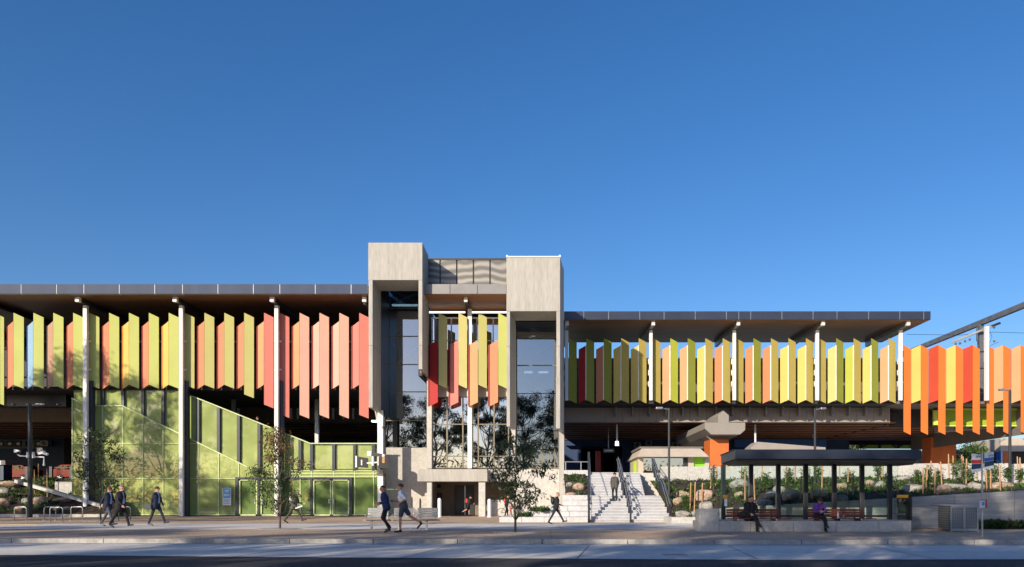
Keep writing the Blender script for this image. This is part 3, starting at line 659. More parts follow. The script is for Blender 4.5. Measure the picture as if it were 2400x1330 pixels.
mb = MB()
for i in range(1, 18): RW.part('drip_tab', MB().box(X(1403 + i * 39.0, 71.4), X(1406.5 + i * 39.0, 71.4), 71.2, 71.9, 9.15, 9.95), 'crosshead')
mb = MB(); mb.box(XA, X(2104, 72.5), 72.42, 95.4, 9.5, 9.6, 1); mb.box(XA, 33.6, 95.41, 95.7, 8.2, 9.97, 1)
for i in range(9): mb.box(XA, X(2104, 72.5), 72.8 + i * 2.5, 73.7 + i * 2.5, 8.62, 8.72, 0)
RW.part('timber_ceiling', mb, ['timber_batten', 'void'])

# ------------------------------------------------------------------ orange screened viaduct
VI = T('viaduct', 'rail viaduct section screened by long orange fins at the far right', 'viaduct', (X(2260, 72), 72, 0))
ZT4, ZL4 = z2(809), z2(1012)
for r0, t in ((2118, 'vorange'), (2158.5, 'vorange'), (2199.5, 'vorange'), (2240.5, 'vorange'), (2280, 'vorange'), (2313, 'vorange'), (2352, 'vorange'), (2393, 'vorange'), (2434, 'vorange'), (2475, 'vorange')):
    fin(VI, 't', r0, r0 + 18.5, RD, ZT4, ZL4, t, None)
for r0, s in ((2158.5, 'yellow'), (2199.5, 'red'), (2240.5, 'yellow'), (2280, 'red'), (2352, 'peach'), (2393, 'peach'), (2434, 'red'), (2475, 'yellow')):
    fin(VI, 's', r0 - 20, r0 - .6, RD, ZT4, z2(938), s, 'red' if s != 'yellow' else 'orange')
xc = X(2307, RD); mb = MB(); mb.box(xc - .14, xc + .14, RD - .5, RD - .2, 10.15, z2(768)); VI.part('column', mb, 'white_steel')
mb = MB()
for zz in (10.9, 13.1, 14.6): mb.box(X(2118, RD), X(2500, RD), RD + .42, RD + .52, zz, zz + .1)
VI.part('fin_rail', mb, 'dark_steel')
mb = MB(); mb.box(X(2106, RD), X(2500, RD), RD + .6, 95, 9.98, 10.2, 0); mb.box(X(2106, 75), X(2500, 75), 75.5, 75.8, 10.21, 14.9, 0); VI.part('deck', mb, 'taupe')
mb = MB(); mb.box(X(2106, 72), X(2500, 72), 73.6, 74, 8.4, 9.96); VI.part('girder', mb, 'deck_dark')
mb = MB(); mb.box(X(2187, 72), X(2388, 72), 72, 72.15, Z(1000, 72), Z(958, 72), 0)
for a, b, p, q in ((2187, 2197, 958, 1000), (2187, 2388, 958, 962), (2187, 2388, 997, 1000)): mb.box(X(a, 72), X(b, 72), 71.9, 71.996, Z(q, 72), Z(p, 72), 1)
VI.part('green_panel', mb, ['lime', 'lime_edge'])
mb = MB(); mb.box(X(2106, 73), 49, 74.1, 95.4, 9.5, 9.6, 1); mb.box(33.75, 49, 95.41, 95.7, 8.2, 9.97, 1)
for i in range(8): mb.box(X(2106, 73), 49, 75.3 + i * 2.5, 76.2 + i * 2.5, 8.62, 8.72, 0)
VI.part('timber_ceiling', mb, ['timber_batten', 'void'])
mb = MB(); a = (X(2135, 88), 88); b = (X(2420, 70), 70); c = (X(2420, 70) + 2, 73); e = (X(2150, 92), 92)
mb.plan([a, b, c, e], [Z(1058, 88), Z(1016, 70), Z(1010, 73), Z(1054, 92)], 9.95); VI.part('haunched_beam', mb, 'taupe')
mb = MB()
for i in range(6): xx = X(2190 + i * 34, 76 ); mb.box(xx, xx + .9, 74.1, 76, 7.95 + i * .12, 8.6 + i * .05)
VI.part('bearing_block', mb, 'crosshead')
mb = MB(); mb.box(X(2182, 84), X(2241, 84), 84, 86, 3, 8.2); VI.part('pier_column', mb, 'orange_column', label='orange painted pier column')

PR_ = T('viaduct_pier', 'orange painted pier with a wide concrete crosshead under the deck', 'pier', (X(1683, 68), 68, 3))
mb = MB(); s_ = 66.0; a0, a1 = X(1652, s_), X(1747, s_); zt, zb = Z(991, s_), Z(1019, s_)
mb.prism([(a0, zt), (a0, zb + .5), (a0 + .55, zb), (a1 - .45, zb), (a1, zb + .4), (a1, zt)], 66, 80); PR_.part('crosshead', mb, 'crosshead', bevel=.03)
mb = MB(); mb.prism([(X(1687, s_), zt + .003), (X(1712, s_), zt + .003), (X(1712, s_), Z(972, s_)), (X(1699, s_), Z(961, s_)), (X(1687, s_), Z(972, s_))], 66.6, 71.9); PR_.part('upstand', mb, 'crosshead')
mb = MB(); mb.box(X(1664, 67.5), X(1708, 67.5), 67.5, 70, 3.06, zb - .3); mb.prism([(X(1664, 67.5), zb - .3), (X(1708, 67.5), zb - .3), (X(1730, 67.5), zb - .002), (X(1655, 67.5), zb - .002)], 67.6, 69.9, 1); PR_.part('column', mb, ['orange_column', 'taupe'])

# pendants under the deck
for px_, pyb, lab in ((1446, 1045, 'white pendant light hanging under the deck above the stairs'), (1770, 1050, 'white pendant light hanging under the deck above the bus shelter')):
    t_ = T('pendant_light', lab, 'light', (X(px_, 74), 74, 8), 'pendant lights under the deck')
    xx = X(px_, 74); mb = MB(); mb.box(xx - .08, xx + .08, 73.95, 74.05, Z(pyb - 10, 74), 8.6); t_.part('stem', mb, 'sign_white')
    mb = MB(); mb.tube([(xx, 74, Z(pyb, 74)), (xx, 74, Z(pyb - 10, 74))], [.2, .16], 10); t_.part('lamp', mb, 'lamp_white')

# ------------------------------------------------------------------ catenary
CT = T('catenary_gantry', 'steel overhead line gantry rising above the orange fins at far right', 'gantry', (X(2300, 75.4), 75.4, 10))
gxx = X(2400, 68.7); gz_ = Z(716, 68.7)
mb = MB(); mb.bar((gxx, 62, gz_), (gxx, 92, gz_), .35, .5); CT.part('cross_beam', mb, mat('weathered_steel', (.15, .16, .18), .55, metal=.3, var=.2))
mb = MB(); mb.box(X(2298, 75.4) - .2, X(2298, 75.4) + .2, 75.2, 75.6, 10.2, gz_ - .26); CT.part('mast', mb, 'weathered_steel')
mb = MB(); p0 = Vector((X(2285, 75), 75, Z(783, 75))); mb.bar((X(2230, 76), 76, Z(803, 76)), (X(2345, 74), 74, Z(757, 74)), .16, .2)
mb.bar((X(2290, 75), 75, Z(770, 75)), (X(2290, 75), 75, Z(800, 75)), .12, .12); mb.bar((X(2318, 74), 74, Z(812, 74)), (X(2340, 74), 74, Z(802, 74)), .06, .06)
CT.part('cantilever', mb, 'weathered_steel')
mb = MB()
for q in ((2330, 768), (2330, 800), (2240, 806)): mb.ball((X(q[0], 74), 74, Z(q[1], 74)), .12, 8)
for q in ((2250, 805), (2262, 800), (2273, 796)): mb.ball((X(q[0], 75.2), 75.2, Z(q[1], 75.2)), .13, 8)
CT.part('insulator', mb, 'weathered_steel')
mb = MB(); mb.tube([(X(2125, 76), 76, Z(784, 76)), (X(2250, 76), 76, Z(786, 76)), (X(2330, 76), 76, Z(779, 76)), (X(2460, 76), 76, Z(783, 76))], .02, 5)
mb.tube([(X(2318, 74), 74, Z(775, 74)), (X(2325, 74), 74, Z(790, 74)), (X(2318, 74), 74, Z(808, 74))], .02, 5)
single('overhead_wire', mb, 'black', 'thin overhead wire running from the navy roof end to the gantry', 'wire')

# ------------------------------------------------------------------ things under the deck
UB = T('shop_building', 'dark blue painted building under the deck with a black portal behind the stairs', 'building', (X(1500, 95), 95, 3))
mb = MB(); bd = 93
for a, b, p, q in ((1318, 1362, 1028, 1125), (1459, 1990, 1028, 1125), (1362, 1459, 1028, 1047)): mb.box(X(a, bd), X(b, bd), bd, bd + .3, Z(q, bd), Z(p, bd))
UB.part('wall', mb, 'blue_wall')
mb = MB(); mb.box(X(1362, bd), X(1364, bd), bd + .3, 125, 3.5, Z(1047, bd)); mb.box(X(1441, bd), X(1459, bd), bd + .31, 125, 3.5, Z(1047, bd)); mb.box(X(1362, bd), X(1459, bd), bd + .31, 125, Z(1047, bd) - .2, Z(1047, bd) + .2)
mb.box(X(1362, bd), X(1408, 112), 112, 112.2, 3.5, 11); mb.box(X(1408, 112), X(1475, 112), 112, 112.2, Z(1071, 112), 11)
UB.part('portal', mb, 'void')
mb = MB(); mb.box(X(1396, 80), X(1407.5, 80), 79.8, 80.2, 3.06, Z(1058, 80)); UB.part('red_panel', mb, 'red')
mb = MB(); mb.box(X(1405, 120), X(1450, 120), 120, 120.3, 4.2, 9.5); UB.part('daylight_glow_panel', mb, 'daylight_glow')  # glowing panel added to brighten the opening, where no sun reaches
mb = MB(); mb.box(X(1408, 119), X(1417, 119), 119, 119.5, Z(1085, 119), Z(1071, 119)); mb.box(X(1426, 119), X(1440, 119), 119, 119.5, Z(1082, 119), Z(1071, 119)); UB.part('shop_sign', mb, 'sign_cyan')
mb = MB(); mb.box(X(1475, 92.9) * 0 + X(1720, 92.9), X(1935, 92.9), 92.6, 92.98, Z(1049, 93), Z(1030.5, 93)); UB.part('sign_band', mb, 'sign_blue')
hs = T('hanging_sign', 'dark hanging direction sign in front of the portal', 'sign', (X(1426, 78), 78, 8))
mb = MB(); mb.box(X(1414, 78), X(1440, 78), 77.95, 78.1, Z(1062, 78), Z(1052, 78)); hs.part('board', mb, 'dark_steel')
mb = MB(); mb.box(X(1426, 78) - .03, X(1426, 78) + .03, 78, 78.06, Z(1052, 78), 8.6); hs.part('hanger', mb, 'galv')
mb = MB(); mb.box(X(1417, 78), X(1437, 78), 77.935, 77.945, Z(1058.5, 78), Z(1055, 78)); hs.part('lettering_band', mb, 'galv')
for px_, py_, nm in ((1495, 1043, 'left'), (1521, 1039, 'middle'), (1583, 1043, 'right')):
    t_ = T('air_conditioner', f'{nm} one of three grey air conditioner units on the blue wall above the kiosk', 'air conditioner', (X(px_, 92), 92, Z(py_ + 7, 92)), 'air conditioners on the blue wall')
    mb = MB(); mb.box(X(px_ - 8, 92), X(px_ + 8, 92), 92.2, 92.9, Z(py_ + 6, 92), Z(py_ - 6, 92)); c = t_.part('casing', mb, mat('ac_grey' + nm, (.20, .25, .34), .5), bevel=.03)
    mb = MB(); mb.disc((X(px_, 92), Z(py_, 92)), .22, 92.12, 92.19); t_.part('fan', mb, 'black')
KS = T('kiosk', 'low cream kiosk with a sloping canopy and wide window beside the orange pier', 'kiosk', (X(1570, 62), 62, 3.06))
kd = 60
mb = MB(); a0, a1 = X(1494, kd), X(1662, kd)
mb.add([(a0, kd, Z(1071, kd)), (a1, kd, Z(1071, kd)), (a1 - .5, kd + .9, Z(1050, kd)), (a0 + .45, kd + .9, Z(1050, kd)), (a0, kd + 8, Z(1071, kd)), (a1, kd + 8, Z(1071, kd)), (a1 - .5, kd + 7, Z(1050, kd)), (a0 + .45, kd + 7, Z(1050, kd))],
       [(0, 1, 2, 3), (4, 7, 6, 5), (0, 4, 5, 1), (1, 5, 6, 2), (3, 2, 6, 7), (0, 3, 7, 4)]); KS.part('canopy', mb, 'cream')
mb = MB(); mb.box(X(1503, kd), X(1655, kd), kd + 1, kd + 7, Z(1049.6, kd), Z(1045, kd)); KS.part('roof', mb, 'taupe')
mb = MB(); mb.box(X(1496, 61), X(1508, 61), 61, 67, 3.06, Z(1072, 61)); mb.box(X(1612, 61), X(1626, 61), 61, 67, 3.06, Z(1072, 61)); mb.box(X(1652, 61), X(1662, 61), 61, 67, 3.06, Z(1072, 61)); mb.box(X(1508, 61), X(1612, 61), 64.5, 64.7, 3.06, Z(1072, 61)); KS.part('wall', mb, 'cream')
mb = MB(); mb.box(X(1508, 61), X(1601, 61), 61.0, 61.03, Z(1104, 61), Z(1074, 61)); w_ = KS.part('window', mb, 'hall_glass')
mb = MB(); mb.box(X(1601, 61), X(1612, 61), 60.95, 61.1, 3.06, Z(1073, 61)); mb.box(X(1508, 61), X(1612, 61), 60.95, 61.1, Z(1074, 61), Z(1072, 61)); KS.part('frame', mb, 'dark_steel', w_)
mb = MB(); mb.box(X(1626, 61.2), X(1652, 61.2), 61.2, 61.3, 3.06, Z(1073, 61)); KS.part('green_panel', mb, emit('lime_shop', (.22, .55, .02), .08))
mb = MB(); mb.box(X(1484, 62), X(1492, 62), 62, 62.3, 3.06, Z(1082, 62)); KS.part('side_panel', mb, 'lime')
# shops behind the shelter
SH = T('shop_row', 'row of small shopfronts with lime frames and an orange poster behind the bus shelter', 'shop', (X(1830, 66), 66, 3.06))
mb = MB(); mb.box(X(1712, 66), X(1935, 66), 66.2, 70, 3.06, Z(1062, 66)); SH.part('wall', mb, 'cream')
mb = MB(); mb.prism([(X(1760, 64), Z(1049, 64)), (X(1775, 64), Z(1036, 64)), (X(1935, 64), Z(1049, 64)), (X(1935, 64), Z(1055, 64)), (X(1760, 64), Z(1055, 64))], 64, 66); SH.part('awning', mb, 'girder')
for a, b, k in ((1712, 1716, 'lime_edge'), (1719, 1734, 'sign_blue'), (1736, 1741, 'sign_white'), (1744, 1760, 'lime'), (1776, 1788, 'orange_column'), (1797, 1818, 'fin_peach'), (1824, 1838, 'sign_white'), (1843, 1855, 'leaf_dark'), (1860, 1868, 'lime'), (1872, 1885, 'orange_column'), (1893, 1930, 'red')):
    if k.startswith('fin_'): finmat(k[4:])
    mb = MB(); mb.box(X(a, 66), X(b, 66), 66.1, 66.19, 3.06 + (.3 if b - a < 12 else .6), Z(1078 if k != 'red' else 1094, 66)); SH.part('shopfront_panel', mb, k)
text('M', .5, (X(1726.5, 66), 66.07, Z(1094, 66)), 'sign_white', SH.o, SH.loc)
# left background
LB = T('shop_building', 'dark blue building with a strip of framed windows at far left behind the red cars', 'building', (X(60, 92), 92, 3))
mb = MB(); mb.box(X(-400, 90), X(1010, 90), 90, 94, 3, Z(1028, 90)); mb.box(X(155, 89.9), X(172, 89.9), 89.5, 89.98, 3, Z(1028, 90), 1); LB.part('wall', mb, ['blue_wall', 'void'])
mb = MB(); mb.box(X(-200, 89.8), X(92, 89.8), 89.8, 89.99, Z(1052, 90), Z(1031, 90)); fr = LB.part('window_frame', mb, mat('frame_blue', (.12, .18, .30), .6))
for i, a in enumerate((-8, 13, 33, 60, 80)):
    mb = MB(); mb.box(X(a, 89.7), X(a + (16 if i != 3 else 7), 89.7), 89.7, 89.79, Z(1048, 90), Z(1034, 90)); LB.part('poster', mb, 'bark' if i != 3 else 'tyre')
    mb = MB(); mb.ball((X(a + 9, 89.6), 89.66, Z(1041, 90)), .25, 8, sc3=(1, .1, .7)); LB.part('picture', mb, 'sign_white')
t_ = T('air_conditioner', 'white air conditioner unit on the dark blue wall at far left', 'air conditioner', (X(104, 89), 89, Z(1045, 89)))
mb = MB(); mb.box(X(95, 89), X(113, 89), 88.9, 89.7, Z(1046, 89), Z(1033, 89)); t_.part('casing', mb, mat('ac_white', (.45, .48, .52), .5), bevel=.03)
mb = MB(); mb.disc((X(101, 88.8), Z(1039.5, 88.8)), .24, 88.82, 88.89); t_.part('fan', mb, 'black')
def car(label, x0, x1, y, z, flip=1):
    t_ = T('parked_car', label, 'car', ((x0 + x1) / 2, y, z), 'red cars parked behind the left garden')
    Lc = x1 - x0; f = lambda u: x0 + Lc * (u if flip > 0 else 1 - u)
    prof = [(0, .35), (0, .75), (.04, .92), (.22, 1.02), (.34, 1.42), (.42, 1.5), (.78, 1.5), (.92, 1.1), (1, 1.0), (1, .35)]
    mb = MB(); mb.prism([(f(u), z + h) for u, h in prof], y, y + 1.7); t_.part('body', mb, 'car_red', bevel=.05)
    mb = MB(); mb.prism([(f(u), z + h) for u, h in ((.27, 1.04), (.36, 1.38), (.54, 1.42), (.54, 1.04))], y - .012, y - .003); mb.prism([(f(u), z + h) for u, h in ((.56, 1.04), (.56, 1.42), (.77, 1.40), (.87, 1.06))], y - .012, y - .003); t_.part('side_window', mb, 'car_glass')
    for u in (.19, .80):
        mb = MB(); mb.disc((f(u), z + .32), .32, y - .03, y + .2, 18); wh = t_.part('wheel', mb, 'tyre')
        mb = MB(); mb.disc((f(u), z + .32), .09, y - .06, y - .034, 10)
        for k in range(5):
            a = k * 2 * math.pi / 5; mb.bar((f(u), y - .045, z + .32), (f(u) + .2 * math.cos(a), y - .045, z + .32 + .2 * math.sin(a)), .02, .05)
        t_.part('rim', mb, 'galv', wh)
    mb = MB(); mb.box(f(.985) - .05, f(.985) + .05, y - .01, y + .3, z + .75, z + .9); t_.part('headlight', mb, 'sign_white')
car('red wagon parked left of the black lamp pole', X(-25, 70), X(66, 70) + .3, 70, 3.0)
car('red hatchback parked right of the black lamp pole beside the glass', X(118, 69), X(118, 69) + 4.1, 69, 3.0, -1)
# posts and fence by the cars
mb = MB(); mb.bar((X(128, 66.8), 66.8, Z(1096, 66.8)), (X(172, 66.8), 66.8, Z(1096, 66.8)), .06, .06)
for a in (63, 120, 168): mb.box(X(a, 66.8) - .12, X(a, 66.8) + .12, 66.7, 66.9, 3, Z(1094, 66.8))
single('railing', mb, 'dark_steel', 'dark railing posts in front of the red cars', 'railing')
mb = MB(); mb.box(X(-30, 66.6), X(10, 66.6), 66.5, 67.6, 3, Z(1090, 66.6), 0); mb.plan([(X(-34, 66.4), 66.3), (X(14, 66.4), 66.3), (X(14, 66.4), 67.8), (X(-34, 66.4), 67.8)], Z(1090, 66.6) + .003, Z(1080, 66.6), 1)
single('service_cabinet', mb, ['sign_navy', 'galv'], 'grey topped service cabinet at the left edge by the red wagon', 'cabinet')

# right background
BB = T('house', 'pale rendered building with orange and white pillars at the far right edge', 'house', (X(2380, 92), 92, 3))
mb = MB(); mb.box(X(2345, 92), X(2460, 92), 92, 98, Z(1058, 92), Z(1028, 92), 0); mb.box(X(2368, 91.9), X(2460, 91.9), 93, 96, 3.0, Z(1058, 92), 1); BB.part('upper_wall', mb, ['cream', 'deck_dark'])
mb = MB()
for a, b, k in ((2345, 2348, 2), (2348, 2351, 1), (2352, 2366, 0)): mb.box(X(a, 92), X(b, 92), 92.1, 93, 3, Z(1058.2, 92), k)
BB.part('pillar', mb, ['orange_column', 'sign_white', 'sign_blue'])
HB = T('house', 'small brick house under the viaduct beam left of the orange pier column', 'house', (X(2170, 95), 95, 3))
mb = MB(); mb.box(X(2155, 95), X(2182, 95), 95, 99, 3, Z(1058, 95)); HB.part('wall', mb, 'cream')
mb = MB(); mb.box(X(2100, 94.5), X(2181, 94.5), 94.4, 94.9, 3, Z(1074, 95)); HB.part('garden_wall', mb, 'rock_tan')
TR = T('footbridge_truss', 'lime panelled truss seen under the timber ceiling right of the shelter', 'truss', (X(2075, 96), 96, 7))
mb = MB(); mb.box(X(2008, 96), X(2140, 96), 96.2, 96.3, Z(1052, 96), Z(1028, 96)); TR.part('panel', mb, 'lime')
mb = MB()
for a in (2018, 2062, 2106, 2138): mb.bar((X(a, 96), 96, Z(1052, 96)), (X(a, 96), 96, Z(1028, 96)), .25, .2)
for a, b, p, q in ((2018, 2055, 1050, 1031), (2068, 2100, 1031, 1048), (2108, 2135, 1048, 1030)): mb.bar((X(a, 96), 96, Z(p, 96)), (X(b, 96), 96, Z(q, 96)), .15, .15)
mb.box(X(2008, 96), X(2140, 96), 95.9, 96.1, Z(1030, 96), Z(1027, 96)); TR.part('truss_frame', mb, 'black')

# ------------------------------------------------------------------ stairs, walls, terraces
ST = T('staircase', 'wide pale concrete stairs rising to the underpass with a central handrail', 'stairs', (X(1475, 44), 44, 0))
xa, xb = X(1383, 43.2), X(1572, 43.2)
prof = []; y, z = 43.2, 0
for fl in range(2):
    for i in range(9): prof.append((y, z + .17)); z += .17; y += .3
    y += 1.6 if fl == 0 else 0
mb = MB()
for i, (yy, zz) in enumerate(prof):
    y1 = prof[i + 1][0] if i + 1 < len(prof) else 50.62
    x1 = xb if i < 9 else xb - .9 
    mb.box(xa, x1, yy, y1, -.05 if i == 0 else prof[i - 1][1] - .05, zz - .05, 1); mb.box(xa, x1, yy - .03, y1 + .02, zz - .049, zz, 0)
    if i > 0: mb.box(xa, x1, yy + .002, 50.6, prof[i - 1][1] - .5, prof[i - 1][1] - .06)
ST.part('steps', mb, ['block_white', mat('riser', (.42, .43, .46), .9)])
def sz(yy):
    k = 0
    for p in prof:
        if p[0] <= yy: k = p[1]
    return k
def handrail(px_b, px_t, name='handrail'):
    mb = MB(); pts = []
    for i in range(10):
        t = i / 9; yy = 43.0 + 7.4 * t; xx = X(px_b, 43) + (X(px_t, 50.4) - X(px_b, 43)) * t; zb = sz(yy); mb.box(xx - .05, xx + .05, yy - .05, yy + .05, zb, zb + .98, 0); pts.append((xx, yy, zb + 1.02))
    for o_ in (-.09, .09): mb.tube([(p[0] + o_, p[1], p[2] - .12) for p in pts], .024, 6, 1)
    mb.tube([(p[0], p[1], p[2]) for p in pts], .028, 6, 1)
    ST.part(name, mb, ['navy_steel', 'galv'])
handrail(1478, 1449); handrail(1570, 1530)
mb = MB(); mb.box(X(1378, 42.95), X(1382.5, 42.95), 42.9, 43.1, 0, 3.95, 0)
mb.tube([(X(1386, 43), 42.95, .95), (X(1384, 46), 46, 2.5), (X(1382, 50), 50, 4.0)], .028, 6, 1); mb.tube([(X(1386, 43), 42.95, .95), (X(1386, 43), 42.95, .1)], .028, 6, 1)
ST.part('handrail_post', mb, ['navy_steel', 'galv'])
# railing at forecourt edge
t_ = T('railing', 'thin steel railing at the top of the stairs beside the right tower', 'railing', (X(1352, 51), 51, 3.06))
mb = MB(); mb.tube([(X(1323, 51), 51, Z(1083, 51)), (X(1382, 51), 51, Z(1083, 51))], .04, 6); t_.part('rail', mb, 'galv')
mb = MB()
for a in (1326, 1362, 1381): mb.tube([(X(a, 51), 51, 3.0), (X(a, 51), 51, Z(1083, 51))], .035, 6)
t_.part('post', mb, 'galv')
# terraces of white blocks left of the stairs
TB = T('terraced_wall', 'stepped white block terraces between the right tower and the stairs', 'wall', (X(1310, 43), 43, 0))
mb = MB()
lv = [(1170, 1381, 43.4, .30), (1243, 1381, 43.75, .62), (1283, 1381, 44.1, .92), (1319, 1381, 44.5, 1.25), (1319, 1381, 44.9, 1.55)]
zp = -.05
for a, b, yy, zz in lv:
    n = max(1, int((X(b, 43.4) - X(a, 43.4)) / 1.1)); xs_, xe = X(a, 43.4), X(b, 43.4)
    for i in range(n):
        mb.box(xs_ + (xe - xs_) * i / n + .008, xs_ + (xe - xs_) * (i + 1) / n - .008, yy, 47.5, zp + .012, zz)
    zp = zz
TB.part('block', mb, 'block_white', bevel=.015)
mb = MB(); mb.box(X(1322, 50), X(1381, 50), 49.6, 50.58, 0, 3.2); TB.part('coping', mb, 'block_white')
# low steps at the right foot
mb = MB(); mb.box(X(1574, 40.5), X(1642, 40.5), 40.5, 43.1, 0, .35); mb.box(X(1500, 39.5), X(1640, 39.5), 39.6, 40.45, 0, .03)
single('garden_kerb', mb, 'concrete_white', 'low concrete kerb at the right foot of the stairs', 'kerb')
# upper white wall
UW = T('retaining_wall', 'white concrete wall along the top of the rock garden right of the stairs', 'wall', (X(1900, 50), 50, 0))
mb = MB(); xs_ = [1548, 1611, 1690, 1775, 1860, 1945, 2030, 2115, 2200, 2285, 2370, 2470]
for a, b in zip(xs_[:-1], xs_[1:]):
    za, zb_ = (Z(1094, 50), Z(1094, 50)) if b <= 1775 else (Z(1088, 50), Z(1086, 50))
    mb.prism([(X(a, 50) + .006, 0), (X(b, 50) - .006, 0), (X(b, 50) - .006, zb_), (X(a, 50) + .006, za)], 50, 50.4)
UW.part('wall_panel', mb, 'concrete_white')
# board-marked retaining wall rising to the right
RWL = T('retaining_wall', 'board marked grey concrete wall rising behind the bin enclosure and bus shelter', 'wall', (X(2100, 34), 34, 0))
mb = MB(); a0, a1 = X(1690, 34), X(2500, 34)
def wt(px): return Z(1192 + (px - 1690) * (1150 - 1192) / 710, 34)
xs_ = [1690, 1790, 1890, 1990, 2098, 2238, 2378, 2500]
for a, b in zip(xs_[:-1], xs_[1:]): mb.prism([(X(a, 34) + .01, 0), (X(b, 34) - .01, 0), (X(b, 34) - .01, wt(b)), (X(a, 34) + .01, wt(a))], 34, 34.35)
RWL.part('wall_panel', mb, 'concrete_board', bevel=.012)
mb = MB(); mb.plan([(X(1574, 43), 34.4), (X(2500, 34.4), 34.4), (X(2500, 50), 50), (X(1574, 50), 50)], 0, [.12, 1.5, 2.9, 1.9]); 
# garden slope as a grid
def slope_z(x, y):
    px = CX + x * F / max(y, 1)
    k = max(0, min(1, (x - 7.9) / 4.5)); k = k * k * (3 - 2 * k)
    zf = (wt(CX + x * F / 34) - .12) * k + .10 * (1 - k); y0 = 34.4 * k + 41 * (1 - k)
    t = max(0, min(1, (y - y0) / (49.8 - y0)))
    return zf + (2.55 + .012 * (x - 10) - zf) * (t ** .8)
def grid_mesh(x0, x1, y0, y1, nx, ny, zf, jit=.05, rnd=random.Random(3)):
    vs = [(x0 + (x1 - x0) * i / nx, y0 + (y1 - y0) * j / ny, zf(x0 + (x1 - x0) * i / nx, y0 + (y1 - y0) * j / ny) + rnd.uniform(-jit, jit)) for j in range(ny + 1) for i in range(nx + 1)]
    return MB().add(vs, [(j * (nx + 1) + i, j * (nx + 1) + i + 1, (j + 1) * (nx + 1) + i + 1, (j + 1) * (nx + 1) + i) for j in range(ny) for i in range(nx)])
struct('garden_soil', grid_mesh(X(1690, 34) + .0, X(2520, 34.4), 34.36, 50, 110, 60, slope_z), 'soil')
struct('garden_soil', grid_mesh(X(1574, 41.5), X(1690, 34) - .01, 40.9 + .3, 50, 40, 50, slope_z), 'soil')
def slope_l(x, y): return .18 + 2.8 * max(0, min(1, (y - 58.2) / 8.2)) ** .85
struct('garden_soil', grid_mesh(X(-300, 58), X(262, 58), 58.1, 60.55, 80, 14, slope_l), 'soil')
struct('garden_soil', grid_mesh(X(-300, 60), X(168, 60.6), 60.56, 66.6, 80, 30, slope_l), 'soil')
mb = MB(); mb.box(X(-300, 57.8), X(262, 57.8), 57.7, 58.06, 0, .22); single('garden_kerb', mb, 'concrete_smooth', 'low concrete kerb below the left rock garden behind the bike hoops', 'kerb')
mb = MB(); mb.box(X(1325, 49), X(1378, 49), 47.6, 49.5, 0, 1.7); struct('garden_soil', grid_mesh(X(1325, 46), X(1379, 46), 45.2, 49.58, 14, 24, lambda x, y: 1.45 + (y - 45.2) / 4.4 * 1.5), 'soil')
mb = MB(); mb.bar((X(38, 62), 62, Z(1128, 62)), (X(260, 59.2), 59.2, Z(1192, 59.2)), .35, .25)
mb.prism([(X(112, 61.5), 1.0), (X(170, 61.5), .5), (X(170, 61.5), Z(1129, 61.5)), (X(112, 61.5), Z(1129, 61.5))], 62.4, 62.6)
single('ramp_wall', mb, 'concrete_white', 'pale sloping concrete ramp edge crossing the left rock garden', 'wall')

# ------------------------------------------------------------------ rocks, stakes, plants
def rock_mesh(seed):
    rnd = random.Random(seed); bm = bmesh.new(); bmesh.ops.create_icosphere(bm, subdivisions=3, radius=1)
    dirs = [Vector((rnd.gauss(0, 1), rnd.gauss(0, 1), rnd.gauss(0, 1))).normalized() for _ in range(11)]; hs_ = [rnd.uniform(.62, .95) for _ in dirs]
    for v in bm.verts:
        k = 1.0
        for dd, h in zip(dirs, hs_):
            c = v.co.dot(dd)
            if c > h: k = min(k, h / c)
        v.co = v.co * k * (1 + rnd.uniform(-.02, .02))
    me = bpy.data.meshes.new('rock'); bm.to_mesh(me); bm.free(); return me
RM = [rock_mesh(i) for i in range(5)]
RMt = []
for i, m_ in enumerate(RM):
    m_.materials.append(M['rock_grey']); t_ = m_.copy(); t_.materials[0] = M['rock_tan']; RMt.append(t_)
rr = random.Random(5)
def rock(px, py, wpx, hpx, d, tan, label, zf):
    x = X(px, d); o = bpy.data.objects.new('boulder', (RMt if tan else RM)[rr.randrange(5)]); col.objects.link(o)
    sx = wpx * d / F / 2 * 1.12; sz_ = hpx * d / F / 2 * 1.2
    o.scale = (sx * 1.1, sx * .8, sz_ * 1.25); o.rotation_euler = (rr.uniform(-.2, .2), rr.uniform(-.2, .2), rr.choice((0, math.pi)) + rr.uniform(-.3, .3))
    o.location = (x, d, zf(x, d) + sz_ * .55 if zf else Z(py, d)); o['label'] = label; o['category'] = 'rock'; o['group'] = 'boulders in the garden beds'
def dfor(px, py, zf, d0, d1):   # depth on a slope where a pixel lands
    best = d0; e = 1e9
    for i in range(80):
        dd = d0 + (d1 - d0) * i / 79; v = abs(Z(py, dd) - zf(X(px, dd), dd))
        if v < e: e, best = v, dd
    return best
